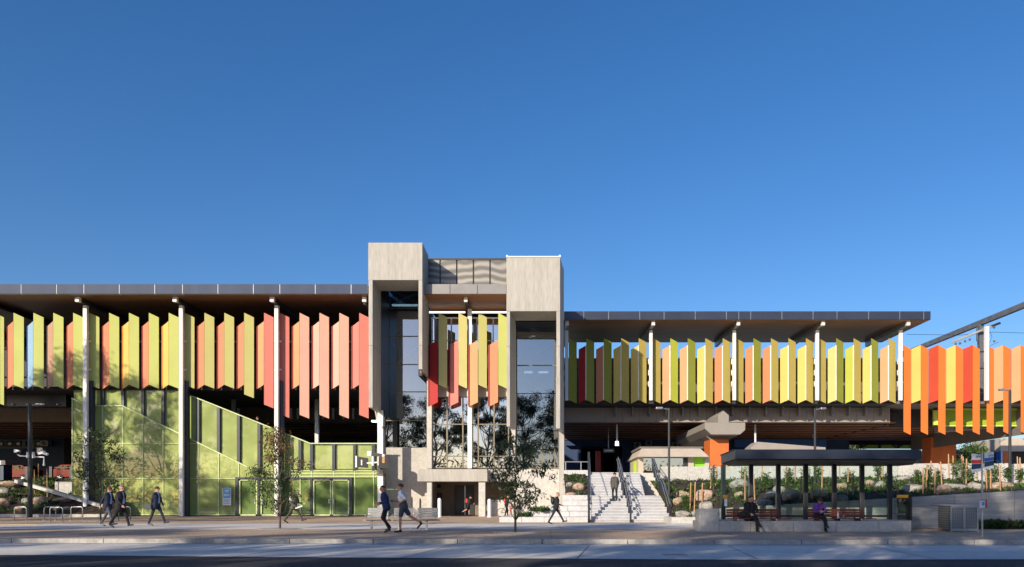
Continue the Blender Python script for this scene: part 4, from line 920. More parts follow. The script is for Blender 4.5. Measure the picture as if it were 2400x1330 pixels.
rocks_r = [(1590, 1175, 22, 20, 1, 'pink tan boulder just right of the lamp post at the stairs'), (1603, 1160, 30, 14, 1, 'flat tan boulder against the white wall right of the stairs'),
 (1651, 1160, 36, 24, 1, 'rounded orange tinted boulder left of the shelter'), (1655, 1187, 28, 24, 0, 'grey upright boulder above the concrete block left of the shelter'), (1600, 1207, 34, 14, 0, 'flat dark grey boulder behind the kerb at the stair foot'), (1630, 1209, 20, 12, 0, 'small grey boulder beside the concrete block'),
 (1733, 1135, 40, 18, 0, 'long grey boulder high behind the first shelter pane'), (1732, 1160, 18, 12, 1, 'small tan boulder low behind the first shelter pane'), (1785, 1185, 46, 20, 0, 'broad grey boulder behind the seated man in black'), (1826, 1147, 24, 16, 0, 'grey boulder high behind the third shelter post'), (1808, 1163, 28, 14, 0, 'grey boulder with a white pipe above it'),
 (1855, 1163, 38, 22, 1, 'large tan boulder in the middle of the shelter view'), (1920, 1162, 38, 18, 1, 'tan boulder above the person in purple'), (1975, 1140, 30, 16, 1, 'square tan boulder behind the fifth shelter pane'), (1972, 1170, 26, 16, 0, 'grey boulder low behind the fifth shelter pane'), (2038, 1135, 22, 14, 1, 'tan boulder high behind the sixth shelter pane'), (2068, 1137, 30, 14, 0, 'grey boulder beside the last shelter post'),
 (2112, 1124, 36, 14, 0, 'long grey boulder high up right of the shelter'), (2140, 1145, 40, 18, 0, 'grey boulder just right of the shelter roof end'), (2210, 1150, 36, 20, 1, 'brown boulder between the stakes above the bin enclosure'), (2240, 1142, 46, 14, 0, 'flat grey boulder above the right end of the bin enclosure'), (2288, 1140, 32, 18, 0, 'rounded grey boulder left of the bus stop pole'), (2345, 1140, 46, 16, 1, 'broad tan boulder right of the bus stop pole')]
for px, py, w_, h_, tn, lab in rocks_r:
    dd = dfor(px, py + h_ / 2 - 2, slope_z, 35 if px > 1690 else 41.5, 49.3); rock(px, py, w_, h_, dd, tn, lab, slope_z)
rocks_l = [(22, 1136, 56, 14, 1, 'long brown boulder at the top of the left garden'), (8, 1152, 30, 14, 0, 'grey boulder at the left edge, mid slope'), (5, 1178, 28, 18, 1, 'tan boulder at the left edge, low on the slope'), (92, 1173, 28, 16, 1, 'pinkish boulder right of the black lamp pole'), (62, 1175, 20, 12, 0, 'grey boulder behind the black lamp pole base'), (150, 1172, 40, 10, 1, 'flat tan boulder below the ramp edge'), (133, 1192, 22, 10, 1, 'tan boulder behind the middle bike hoops'), (158, 1192, 18, 8, 1, 'small tan boulder behind the fourth bike hoop'), (50, 1193, 24, 10, 1, 'brown boulder behind the first bike hoop')]
for px, py, w_, h_, tn, lab in rocks_l:
    dd = dfor(px, py + h_ / 2 - 1, slope_l, 58.3, 66.2); rock(px, py, w_, h_, dd, tn, lab, slope_l)
pz = lambda x, y: 1.45 + (y - 45.2) / 4.4 * 1.5
for px, py, w_, h_, tn, lab in ((1357, 1140, 26, 14, 1, 'mossy orange boulder in the square planter by the stairs'), (1335, 1136, 16, 10, 0, 'small grey boulder in the square planter by the stairs'), (1337, 1160, 26, 9, 1, 'pale flat boulder on the block terrace edge')):
    rock(px, py, w_, h_, dfor(px, py + h_ / 2, pz, 45.3, 49.4), tn, lab, pz)
# stakes
def stake(px, pt, pb, zf, d0, d1, label, lean=0):
    dd = dfor(px, pb, zf, d0, d1); x = X(px, dd); zb = zf(x, dd); h = max(.5, (pb - pt) * dd / F)
    mb = MB(); mb.tube([(0, 0, -.1), (lean, 0, h * .96), (lean, 0, h)], [.035, .035, .01], 6)
    o = single('timber_stake', mb, 'stake', label, 'stake', 'timber stakes in the garden beds'); o.location = (x, dd, zb)
st = [(1617, 1132, 1195), (1627, 1130, 1197), (1645, 1132, 1197), (1665, 1095, 1145), (1677, 1097, 1140), (1738, 1085, 1135), (1746, 1105, 1175), (1769, 1110, 1170), (1785, 1085, 1130), (1841, 1085, 1137), (1864, 1085, 1135), (1876, 1115, 1170), (1903, 1115, 1172), (1926, 1085, 1150), (1969, 1085, 1128), (1986, 1100, 1160), (1999, 1105, 1165), (2062, 1085, 1130), (2070, 1085, 1132)]
for i, (px, a, b) in enumerate(st):
    where = 'left of the bus shelter' if px < 1690 else 'seen through the shelter glass'
    k = i if px < 1690 else i - 5
    stake(px, a, b, slope_z, 35 if px > 1690 else 41.5, 49.3, f'{ORD[k]} timber stake from the left among those {where}', rr.uniform(-.08, .08))
st2 = [(2163, 1096, 1158), (2171, 1092, 1150), (2181, 1080, 1145), (2190, 1095, 1162), (2208, 1082, 1142), (2225, 1064, 1125), (2234, 1068, 1128), (2253, 1066, 1125), (2259, 1070, 1133), (2264, 1075, 1138), (2290, 1108, 1135), (2314, 1104, 1152), (2322, 1102, 1150), (2345, 1090, 1154), (2387, 1070, 1120), (2393, 1072, 1135)]
for i, (px, a, b) in enumerate(st2): stake(px, a, b, slope_z, 35, 49.3, f'{ORD[i]} timber stake from the left in the garden right of the shelter', rr.uniform(-.08, .08))
for i, (px, a, b) in enumerate(((81, 1100, 1162), (91, 1087, 1160), (111, 1098, 1165))): stake(px, a, b, slope_l, 58.3, 66.2, f'{ORD[i]} timber stake from the left beside the black lamp pole', rr.uniform(-.05, .05))

def leaves(pts, n_per, size, spread, rnd, droop=.3, aspect=.28, upward=False):
    """numpy leaf quads round points -> verts, faces"""
    P_ = np.repeat(np.array(pts, dtype=float), n_per, axis=0); N = len(P_)
    P_ += rnd.normal(0, 1, (N, 3)) * np.array(spread)
    a = rnd.uniform(0, 2 * np.pi, N); e = rnd.uniform(-.9, .5, N) - droop
    if upward: e = rnd.uniform(.3, 1.4, N)
    dr = np.stack([np.cos(a) * np.cos(e), np.sin(a) * np.cos(e), np.sin(e)], 1)
    r2 = rnd.normal(0, 1, (N, 3)); sd = np.cross(dr, r2); sd /= np.linalg.norm(sd, axis=1, keepdims=True) + 1e-9
    L_ = size * rnd.uniform(.6, 1.35, (N, 1)); w_ = L_ * aspect
    v = np.stack([P_, P_ + dr * L_ * .5 + sd * w_ * .5, P_ + dr * L_, P_ + dr * L_ * .5 - sd * w_ * .5], 1).reshape(-1, 3)
    return v, np.arange(4 * N).reshape(-1, 4)
def leafobj(name, vf, mats, parent=None, mi=None):
    v, f = vf; me = bpy.data.meshes.new(name)
    me.vertices.add(len(v)); me.vertices.foreach_set('co', v.ravel()); me.loops.add(f.size); me.loops.foreach_set('vertex_index', f.ravel().astype('i'))
    me.polygons.add(len(f)); me.polygons.foreach_set('loop_start', np.arange(0, f.size, 4, dtype='i')); 
    for m in mats: me.materials.append(M[m])
    if mi is not None: me.polygons.foreach_set('material_index', mi.astype('i'))
    me.update(calc_edges=True); me.validate()
    o = bpy.data.objects.new(name, me); col.objects.link(o)
    if parent: o.parent = parent
    return o
nr = np.random.default_rng(4)
def cover(x0, x1, y0, y1, zf, n, size, hgt, clump, name='ground_cover', mats=('leaf_low', 'leaf_bright', 'leaf_dark')):
    cs = []; k = 0
    xs_ = nr.uniform(x0, x1, n); ys_ = nr.uniform(y0, y1, n)
    for a, b in zip(xs_, ys_):
        nz = math.sin(a * 1.3 + 2) * math.cos(b * 1.9) + .5 * math.sin(a * 3.1 + b * 2.2)
        if nz < -.35: continue
        cs.append((a, b, zf(a, b) + .02))
    v, f = leaves(cs, clump, size, (.10, .10, hgt * .35), nr, upward=True, aspect=.35)
    mi = np.repeat(nr.choice([0, 0, 0, 1, 2], len(cs)), clump)
    o = leafobj(name, (v, f), mats, None, mi); o['kind'] = 'stuff'; return o
cover(X(1690, 34.6), X(2480, 35), 34.6, 49.8, slope_z, 950, .15, .12, 22)
cover(X(1580, 41.5), X(1690, 35), 41.3, 49.8, slope_z, 200, .16, .12, 22)
cover(X(-250, 58.5), X(165, 58.5), 58.3, 66.2, slope_l, 700, .2, .15, 20)
cover(X(1326, 45.5), X(1377, 45.5), 45.3, 49.5, pz, 60, .16, .1, 16)
cover(X(2310, 33), X(2480, 33), 32.9, 33.7, lambda x, y: 0.0, 330, .32, .1, 14, mats=('leaf_dark', 'leaf_low', 'leaf_low'))
struct('garden_soil', MB().box(X(2300, 33), X(2500, 33), 32.7, 33.98, -.05, .02), 'soil')
cover(X(1247, 44), X(1282, 44), 43.5, 44.05, lambda x, y: .62, 26, .25, .1, 14)
cover(X(1212, 44), X(1243, 44), 43.5, 44.1, lambda x, y: .30, 26, .25, .1, 14)
cover(X(88, 66.2), X(165, 66.2), 66.0, 66.5, lambda x, y: 2.95, 50, .3, .1, 14)
# young shrubs beside the stakes
def shrub(px, pb, h, zf, d0, d1, label, mats=('leaf_low', 'leaf_bright')):
    dd = dfor(px, pb, zf, d0, d1); x = X(px, dd); zb = zf(x, dd)
    t_ = T('young_shrub', label, 'shrub', (x, dd, zb), 'young staked shrubs in the garden')
    mb = MB(); pts = []
    for k in range(5):
        a = k * 1.26; top = (x + .12 * math.cos(a) * h, dd + .12 * math.sin(a) * h, zb + h * (.7 + .06 * k)); mb.tube([(x, dd, zb - .05), ((x + top[0]) / 2, dd, zb + h * .4), top], [.012, .008, .004], 5)
        for q in np.linspace(.35, 1, 6): pts.append(((x - t_.loc.x) + (top[0] - x) * q, (top[1] - dd) * q, (top[2] - zb) * q))
    t_.part('stem', mb, 'bark')
    v, f = leaves(pts, 14, .13, (.08, .08, .07), nr, droop=0, aspect=.35); leafobj('foliage', (v, f), mats, t_.o, nr.choice([0, 1], len(f)))
sh = [(1606, 1195, .9), (1622, 1170, .9), (1672, 1150, 1.5), (1690, 1165, 1.0), (1745, 1140, 1.1), (1795, 1150, 1.0), (1850, 1140, 1.0), (1890, 1140, 1.1), (1918, 1135, 1.3), (1990, 1150, 1.1), (2058, 1130, 1.3), (2080, 1150, .9)]
for i, (px, pb, h) in enumerate(sh): shrub(px, pb, h, slope_z, 35 if px > 1690 else 41.5, 49.3, f'{ORD[i]} leafy young shrub from the left in the garden up to the last shelter post')
sh = [(2150, 1140, .9), (2176, 1148, 1.2), (2200, 1140, .9), (2240, 1130, 1.3), (2258, 1135, 1.4), (2275, 1140, 1.0), (2318, 1145, 1.4), (2335, 1140, 1.2), (2362, 1130, .8), (2390, 1135, .8)]
for i, (px, pb, h) in enumerate(sh): shrub(px, pb, h, slope_z, 35, 49.3, f'{ORD[i]} leafy young shrub from the left in the garden right of the shelter')
for i, (px, pb, h) in enumerate([(86, 1162, 1.6), (96, 1166, 1.2)]): shrub(px, pb, h, slope_l, 58.3, 66, f'{("taller", "shorter")[i]} leafy shrub between the stakes by the black lamp pole')
# distant greenery
def bush(label, px0, px1, py0, py1, d, n, size, mats, name='tree', trunk=True, cat='tree'):
    x0, x1, z0, z1 = X(px0, d), X(px1, d), Z(py1, d), Z(py0, d); xc = (x0 + x1) / 2
    t_ = T(name, label, cat, (xc, d, 3)); pts = []
    for _ in range(n):
        a = nr.uniform(-1, 1); b = nr.uniform(-1, 1)
        if a * a + b * b > 1: continue
        pts.append((a * (x1 - x0) / 2, nr.uniform(-1.5, 1.5), (z0 + z1) / 2 - 3 + b * (z1 - z0) / 2))
    mb = MB(); mb.tube([(xc, d, 3), (xc + .2, d, (z0 + z1) / 2)], [.25, .1], 8); t_.part('trunk', mb, 'bark')
    v, f = leaves(pts, 10, size, (.3, .3, .25), nr); leafobj('crown', (v, f), mats, t_.o, nr.choice([0, 1], len(f)))
bush('bright green tree right of the orange viaduct column', 2238, 2315, 1040, 1095, 96, 420, .35, ('leaf_bright', 'leaf_low'))
bush('dark tree under the deck behind the shelter roof', 1905, 1965, 1030, 1080, 100, 300, .35, ('leaf_dark', 'leaf_low'))
bush('dark tree behind the lime truss panel', 1960, 2020, 1026, 1075, 104, 300, .35, ('leaf_dark', 'leaf_low'))
mb = MB(); mb.prism([(X(1960, 112), 3), (X(2012, 112), 3), (X(2012, 112), Z(1050, 112)), (X(1990, 112), Z(1042, 112)), (X(1960, 112), Z(1050, 112))], 112, 118); single('house', mb, 'cream', 'pale gabled house glimpsed behind the dark trees', 'house')
mb = MB(); mb.prism([(X(2300, 130), 3), (X(2350, 130), 3), (X(2350, 130), Z(1050, 130)), (X(2325, 130), Z(1040, 130)), (X(2300, 130), Z(1052, 130))], 130, 138); single('house', mb, 'taupe', 'grey roofed house behind the bus stop sign', 'house')

# ------------------------------------------------------------------ trees
def gum(rnd, h, rad, clumps, per, leaf, trunk_r, low=.35, cs=.7):
    """returns trunk MB, leaf verts/faces, at the origin"""
    tb = MB(); pts = []; p = Vector((0, 0, -.1)); path = [p]
    for i in range(1, 8): p = Vector((rnd.uniform(-.12, .12) * h * .1 * i / 3, rnd.uniform(-.12, .12) * h * .1 * i / 3, h * .85 * i / 7)); path.append(p)
    tb.tube(path, [trunk_r * (1 - .11 * i) for i in range(8)], 9)
    for c in range(clumps):
        t = low + (1 - low) * (c + rnd.random()) / clumps; zz = h * t
        rr_ = rad * math.sin(math.pi * min(1, max(.12, (t - low) / (1 - low) * .82 + .12))) ** .6
        a = rnd.uniform(0, 6.28); q = rnd.uniform(.45, 1); e = Vector((math.cos(a) * rr_ * q, math.sin(a) * rr_ * q, zz))
        k = min(7, max(1, int((t - .25) * 8 / .85))); b = path[min(k, 6)]
        mid = (b + e) / 2 + Vector((0, 0, -.04 * h)); tb.tube([b, mid, e], [trunk_r * .38, trunk_r * .22, trunk_r * .06], 6)
        for j in range(5): 
            s_ = e + Vector((rnd.gauss(0, cs), rnd.gauss(0, cs), rnd.gauss(0, cs * .6))); pts.append(tuple(s_))
            if j < 3: tb.tube([mid.lerp(e, .6), s_], [trunk_r * .09, trunk_r * .03], 4)
    v, f = leaves(pts, per, leaf, (cs * .5, cs * .5, cs * .38), nr, droop=.5)
    return tb, (v, f)
big = []
for s in range(3):
    tb, lf = gum(random.Random(20 + s), (19, 17, 20.5)[s], (5.4, 4.8, 5.2)[s], (34, 30, 36)[s], (92, 84, 120)[s], .34, .30, (.50, .48, .44)[s], .68)
    big.append((tb, lf))
spots = [(-49.3, 38, 0, 1.14), (-43, 33, 1, .88), (-34, 31.5, 2, .74), (-62, 24, 1, 1.0), (-72, -6, 2, 1), (-60, -9, 0, 1.05), (-50, -10, 1, 1.18), (-40, -7, 0, .92), (-27, -8, 1, 1.2), (-19, -13, 0, 1.1), (-9.5, -9, 2, 1.0), (-3, -7, 0, 1.02), (4, -12, 1, 1.25), (13, -8, 2, 1.0), (32, -10, 0, 1.1)]
tproto = {}
for i, (x, y, k, q_) in enumerate(spots):
    lab = f'tall dark gum tree across the street, reflected in the tower glass'
    if k not in tproto:
        o = bpy.data.objects.new('gum_tree', None); col.objects.link(o); o['category'] = 'tree'; o['group'] = 'gum trees lining the opposite side of the street'; o['label'] = lab
        big[k][0].build('trunk', 'bark_pale', o, smooth=True); leafobj('crown', big[k][1], ('leaf_gum',), o); tproto[k] = o
        o.location = (x, y, -.25); o.rotation_euler = (0, 0, i * 1.3); o.scale = (q_, q_, q_)
    else: copy_tree(tproto[k], (x, y, -.25), i * 1.3).scale = (q_, q_, q_)
def street_tree(label, px, d, h, rad, clumps, per, mats, leaf, low, seed, split=None, pit=True, cs=.22, tr=.05):
    x = X(px, d); t_ = T('street_tree', label, 'tree', (x, d, 0), 'young street trees on the plaza')
    tb, (v, f) = gum(random.Random(seed), h, rad, clumps, per, leaf, tr, low, cs)
    o = tb.build('trunk', 'bark', t_.o, smooth=True)
    mi = np.zeros(len(f), dtype=int)
    if split is not None:
        zc = v[f[:, 0], 2]; mi = (zc + nr.normal(0, h * .06, len(zc)) > split * h).astype(int)
    else: mi = nr.choice([0, 1], len(f))
    leafobj('crown', (v, f), mats, t_.o, mi)
    mb = MB(); mb.plan([(x + .95 * math.cos(a), d + .95 * math.sin(a)) for a in np.linspace(0, 2 * math.pi, 20, endpoint=False)], .002, .016); struct('tree_pit', mb, 'kerb_concrete')
street_tree('slender dark green young tree beside the three walking men', 236, 46, 5.5, 1.2, 24, 15, ('leaf_low', 'leaf_gum'), .22, .3, 3)
street_tree('young tree with rust coloured upper leaves in front of the glass enclosure', 656, 33.3, 4.25, 1.15, 30, 18, ('leaf_low', 'leaf_rust'), .16, .22, 5, split=.68)
street_tree('drooping dark green young gum in front of the right tower', 1208, 29.8, 3.6, 1.0, 24, 17, ('leaf_low', 'leaf_gum'), .19, .3, 9)

# unseen houses and far trees added behind the camera, hiding the mirrored bright horizon
for i, (x, w_, hh, cm, lab) in enumerate(((-58, 16, 3.2, 'rock_tan', 'unseen brick house added furthest left across the street'), (-36, 14, 3.4, 'cream', 'unseen pale rendered house added across the street, left of the hall reflection'), (-15, 12, 3.2, 'orange_column', 'orange brick house added across the street, mirrored in the hall glass'), (4, 15, 3.4, 'girder', 'grey house added across the street, mirrored in the right tower'), (28, 16, 3.2, 'rock_tan', 'unseen brick house added furthest right across the street'))):
    t_ = T('house', lab, 'house', (x, -24, -.1)); y0 = -20.0
    mb = MB(); mb.box(x - w_ / 2, x + w_ / 2, y0 - 9, y0, -.2, hh); t_.part('wall', mb, cm)
    mb = MB(); a, b = x - w_ / 2 - .5, x + w_ / 2 + .5
    mb.add([(a, y0 + .5, hh), (b, y0 + .5, hh), (b, y0 - 9.5, hh), (a, y0 - 9.5, hh), (a + 4, y0 - 4.5, hh + 2.4), (b - 4, y0 - 4.5, hh + 2.4)], [(0, 1, 5, 4), (2, 3, 4, 5), (1, 2, 5), (3, 0, 4), (3, 2, 1, 0)]); t_.part('roof', mb, 'roof_tile')
    for q in (-.28, .28):
        mb = MB(); mb.box(x + q * w_ - .9, x + q * w_ + .9, y0 + .01, y0 + .06, .9, 2.3); t_.part('window', mb, 'car_glass')
    mb = MB(); mb.box(x - .45, x + .45, y0 + .01, y0 + .06, 0, 2.1); t_.part('door', mb, 'sign_navy')
pts = [(nr.uniform(-170, 130), nr.uniform(-52, -44), abs(nr.normal(0, 1)) * 3.2 + nr.uniform(0, 5)) for _ in range(3600)]
o = leafobj('horizon_screen_trees', leaves(pts, 9, 1.1, (.9, .9, .7), nr), ('leaf_dark', 'leaf_gum')); o['kind'] = 'stuff'  # leaf screen added to cover the bright horizon in the glass

# ------------------------------------------------------------------ street furniture
def lamp(label, px, d, ptop, w_, arm, base_z=0, extra=None):
    x = X(px, d); zt = Z(ptop, d); t_ = T('street_lamp', label, 'street lamp', (x, d, base_z), 'dark street lamps')
    mb = MB(); mb.tube([(x, d, base_z), (x, d, zt)], [w_, w_ * .8], 12); mb.tube([(x, d, base_z), (x, d, base_z + .03)], [w_ * 1.7, w_ * 1.7], 12); t_.part('pole', mb, 'dark_steel')
    xa_ = X(px + arm, d); mb = MB(); mb.tube([(x, d, zt - .08), ((x + xa_) / 2, d - .05, zt - .02)], .035, 6); t_.part('arm', mb, 'galv')
    mb = MB(); mb.box(min((x + xa_) / 2, xa_), max((x + xa_) / 2, xa_), d - .2, d + .1, zt - .06, zt + .05); t_.part('lamp_head', mb, 'galv', bevel=.02)
    return t_
ll = lamp('tall black lamp pole carrying cameras in the left garden', 70.5, 56.6, 948, .17, 33)
d_ = 56.4
mb = MB()
mb.box(X(64, d_), X(67, d_), d_ - .1, d_ + .1, Z(1074, d_), Z(1060, d_)); mb.box(X(77, d_), X(80, d_), d_ - .1, d_ + .1, Z(1074, d_), Z(1060, d_))
mb.tube([(X(64, d_), d_, Z(1070, d_)), (X(46, d_), d_, Z(1069, d_)), (X(40, d_), d_, Z(1063, d_))], .05, 6); mb.tube([(X(79, d_), d_, Z(1071, d_)), (X(103, d_), d_, Z(1072, d_)), (X(103, d_), d_, Z(1088, d_))], .05, 6)
ll.part('camera_bracket', mb, 'sign_white')
mb = MB(); mb.bar((X(34, d_), d_, Z(1057, d_)), (X(46, d_), d_, Z(1059, d_)), .2, .22); mb.ball((X(43, d_), d_ - .05, Z(1062, d_)), .13, 8, 1); ll.part('camera', mb, ['sign_white', 'black'], bevel=.03)
mb = MB(); mb.bar((X(90, d_), d_, Z(1063, d_)), (X(105, d_), d_, Z(1060, d_)), .22, .22); mb.bar((X(102, d_), d_, Z(1062, d_)), (X(112, d_), d_, Z(1066, d_)), .2, .18); mb.ball((X(103, d_), d_, Z(1090, d_)), .1, 8, 0); ll.part('camera', mb, ['sign_white', 'black'], bevel=.03)
mb = MB(); mb.box(X(86, d_), X(98, d_), d_, d_ + .12, Z(1062, d_), Z(1050, d_)); ll.part('antenna_box', mb, 'galv')
lamp('slim black street lamp standing at the right edge of the stairs', 1568, 44, 957, .075, -31)
lamp('slim black street lamp rising behind the bus shelter', 1910, 46, 958, .08, 24, 1.8)
lamp('slim grey street lamp in front of the orange fins at far right', 2367, 46, 914, .09, -26, 2.2)
# bike hoops
hp = None
hl = ['leftmost steel bike hoop, left of the lamp pole', 'steel bike hoop behind the overlapping pair, right of the lamp pole', 'steel bike hoop in front of the overlapping pair', 'steel bike hoop between the pair and the young tree', 'steel bike hoop partly hidden by the walking men']
mb = MB(); pts = [(-.36, 0, 0), (-.36, 0, .72)] + [(-.36 + .13 - .13 * math.cos(a), 0, .72 + .13 * math.sin(a)) for a in (.4, .8, 1.2, 1.57)] + [(.36 - .13 + .13 * math.sin(a), 0, .72 + .13 * math.cos(a)) for a in (0, .4, .8, 1.2, 1.57)] + [(.36, 0, 0)]
mb.tube(pts, .03, 8); mb.tube([(-.36, 0, 0), (-.36, 0, .02)], .07, 8); mb.tube([(.36, 0, 0), (.36, 0, .02)], .07, 8)
for i, (px, dd) in enumerate(((48, 46), (117, 47.5), (132, 44), (180, 47.5), (292, 47))):
    if i == 0: hp = single('bike_hoop', mb, 'galv', hl[0], 'bike hoop', 'steel bike hoops', smooth=True); hp.location = (X(px, dd), dd, 0)
    else: copy_tree(hp, (X(px, dd), dd, 0), label=hl[i])
# bollards
for px, dd, h, m, lab, lean in ((1030, 57, 1.42, 'sign_white', 'pale bollard left of the lift hall entrance', .0), (1147, 57, 1.36, 'sign_white', 'pale bollard right of the lift hall entrance', 0), (965, 52, 1.5, 'dark_steel', 'taller thin dark post behind the steel benches', 0), (985, 54, 1.4, 'dark_steel', 'shorter thin dark post behind the steel benches', 0), (909, 54, 1.5, 'galv', 'thin grey post behind the joggers', 0)):
    x = X(px, dd); mb = MB(); r0 = .14 if m == 'sign_white' else .07
    mb.tube([(x, dd, 0), (x, dd, h - .16), (x - r0 * .2, dd, h - .03), (x - r0 * .3, dd, h)], [r0, r0, r0 * .8, r0 * .2], 12); mb.tube([(x, dd, 0), (x, dd, .03)], r0 * 1.4, 12)
    single('bollard', mb, m, lab, 'bollard', 'bollards on the plaza', off=(x, dd, 0), smooth=False)
# steel benches
def steel_bench(label, pxa, pxb, d, backs, legs):
    t_ = T('steel_bench', label, 'bench', (X((pxa + pxb) / 2, d), d, 0), 'steel benches behind the joggers')
    xa_, xb_ = X(pxa, d), X(pxb, d)
    mb = MB()
    for k in range(5): mb.box(xa_, xb_, d - .28 + k * .11, d - .2 + k * .11, .43, .455)
    t_.part('seat', mb, 'stainless')
    for a, b in backs:
        mb = MB()
        for k in range(4): mb.box(X(a, d), X(b, d), d + .25 + k * .03, d + .27 + k * .03, .52 + k * .1, .61 + k * .1)
        t_.part('backrest', mb, 'stainless')
        mb = MB()
        for q in (a + 2, b - 2): mb.tube([(X(q, d), d - .25, .46), (X(q, d), d - .25, .62), (X(q, d), d + .1, .66), (X(q, d), d + .26, .60)], .018, 6)
        t_.part('armrest', mb, 'galv')
    for q in legs:
        mb = MB(); x = X(q, d); mb.box(x - .04, x + .04, d - .05, d + .05, 0, .42); mb.box(x - .05, x + .05, d - .25, d + .25, .40, .428); mb.box(x - .1, x + .1, d - .12, d + .12, 0, .015); t_.part('leg', mb, 'galv')
    mb = MB(); mb.bar((xa_ - .1, d, .40), (xb_ + .1, d, .40), .06, .05); t_.part('frame', mb, 'galv')
steel_bench('left steel bench behind the jogger in navy', 856, 912, 32.2, ((858, 906),), (871,))
steel_bench('right steel bench with two backrests beside the jogger in shorts', 918, 1026, 32.2, ((920, 968), (976, 1025)), (936, 1000))
# display screens on the column beside the tower
DS = T('display_screen', 'black double sided display screens on an arm beside the tower column', 'screen', (X(875, 58.6), 58.6, 3.6))
q = 58.6
mb = MB(); mb.bar((X(871, q), q, Z(1064, q)), (X(905, q), q, Z(1070, q)), .2, .25); mb.box(X(890, q), X(897, q), q, q + 1.4, Z(1110, q), Z(1066, q)); DS.part('arm', mb, 'dark_steel')
mb = MB(); mb.prism([(X(835, q), Z(1070, q)), (X(862, q), Z(1074, q)), (X(862, q), Z(1097, q)), (X(836, q), Z(1095, q))], q, q + .15); mb.box(X(833, q), X(836.5, q), q - .02, q + .2, Z(1096, q), Z(1069, q), 1); mb.box(X(846, q), X(849, q), q - .012, q - .002, Z(1091, q), Z(1078, q), 1); DS.part('screen', mb, ['black', 'sign_white'])
mb = MB(); mb.box(X(889, q), X(911, q), q - .25, q - .05, Z(1098, q), Z(1072, q)); mb.box(X(897, q), X(903, q), q - .27, q - .255, Z(1086, q), Z(1072, q), 1); DS.part('screen', mb, ['black', 'stake'])
mb = MB(); mb.ball((X(900, q), q - .1, Z(1069, q)), .15, 8); mb.box(X(861, q), X(871, q), q - .1, q + .1, Z(1069, q), Z(1058, q)); mb.box(X(872, q), X(876, q), q - .1, q + .1, Z(1092, q), Z(1070, q)); mb.bar((X(860, q), q, Z(1086, q)), (X(886, q), q, Z(1084, q)), .12, .1); DS.part('camera', mb, 'sign_white')
WL = T('wall_light', 'small warm lamp on an arm beside the hanging edge of the taller tower', 'light', (X(884, 59), 59, 7))
mb = MB(); mb.bar((X(879, 59), 59, Z(958, 59)), (X(884, 59), 59, Z(985, 59)), .1, .1); WL.part('arm', mb, 'cream')
mb = MB(); mb.box(X(872, 59), X(888, 59), 58.8, 59.2, Z(990, 59), Z(986, 59)); WL.part('lamp', mb, 'lamp_white')

# ------------------------------------------------------------------ bus shelter
PL = T('concrete_plinth', 'long low concrete seat wall under the bus shelter', 'wall', (X(1890, 31), 31, 0))
mb = MB(); xs_ = [1690, 1790, 1890, 1990, 2075]
mb.box(X(1685, 30) + .008, X(1760, 30) - .006, 30, 33.9, 0, .42)
for a, b in ((1760, 1860), (1860, 1960), (1960, 2060)): mb.box(X(a, 30) + .006, X(b, 30) - .006, 30, 33.9, 0, .42)
mb.plan([(X(2060, 30) + .006, 30), (X(2136, 30), 30), (X(2098, 33.9), 33.9), (X(2060, 30) + .006, 33.9)], 0, .42)
PL.part('seat_wall', mb, 'concrete_smooth', bevel=.02)
mb = MB(); mb.box(X(1640, 30), X(1685, 30), 30.0, 30.9, .0, .90); mb.box(X(1640, 30), X(1672, 30) - .006, 30.91, 31.4, 0, .42); PL.part('end_block', mb, 'concrete_smooth', bevel=.02)
BS = T('bus_shelter', 'black framed glass bus shelter with a flat faceted roof', 'bus shelter', (X(1900, 32), 32, .42))
rf = [(X(1690, 33), 33), (X(1722, 29.6), 29.6), (X(2160, 29.6), 29.6), (X(2160, 29.6), 33.2), (X(2120, 34), 34.4), (X(1700, 34), 34.4)]
mb = MB(); mb.plan(rf, 2.82, 3.17, 0); mb.plan([(a * .995, b + .1) for a, b in rf], 3.172, 3.20, 0); BS.part('roof', mb, 'navy_steel', bevel=.02)
mb = MB(); mb.plan([(X(1700, 33), 32.9), (X(1726, 29.8), 29.9), (X(2150, 29.8), 29.9), (X(2140, 33), 33), (X(2110, 34), 34.2), (X(1710, 34), 34.2)], 2.76, 2.817); BS.part('ceiling', mb, 'taupe')
pd = 32.6
pxs = [1695, 1760, 1824, 1888, 1955, 2020, 2085]
for p in pxs:
    x = X(p, pd); mb = MB(); mb.box(x - .085, x + .085, pd - .09, pd + .09, .42, 2.757); BS.part('post', mb, 'dark_steel', bevel=.01)
for a, b in zip(pxs[:-1], pxs[1:]):
    mb = MB(); mb.box(X(a, pd) + .1, X(b, pd) - .1, pd, pd + .012, .62, 2.7); gp = BS.part('glass_panel', mb, 'teal_glass')
    mb = MB(); mb.box(X(a, pd) + .09, X(b, pd) - .09, pd - .04, pd + .05, .52, .61); BS.part('rail', mb, 'dark_steel', gp)
x = X(2122, 31.5); mb = MB(); mb.box(X(2090, pd), X(2120, 32), pd - .01, pd + .01, .62, 2.7); BS.part('glass_panel', mb, 'teal_glass')
mb = MB(); mb.box(X(2092, 32.4), X(2124, 32.4), 31.9, 32.0, .43, 1.36, 0); mb.box(X(2091, 32.3), X(2117, 32.3), 31.85, 31.88, 1.33, 1.46, 1); BS.part('notice_box', mb, [glass('smoke', (.25, .3, .3), .1), 'yellow'])
mb = MB(); mb.box(X(2120, 32.2), X(2124.5, 32.2), 31.7, 31.88, .42, 1.38); BS.part('end_post', mb, 'dark_steel')
mb = MB(); mb.box(X(1700, 31), X(1701, 31), 30.9, pd - .1, .6, 2.7); BS.part('glass_panel', mb, 'pane_glass')
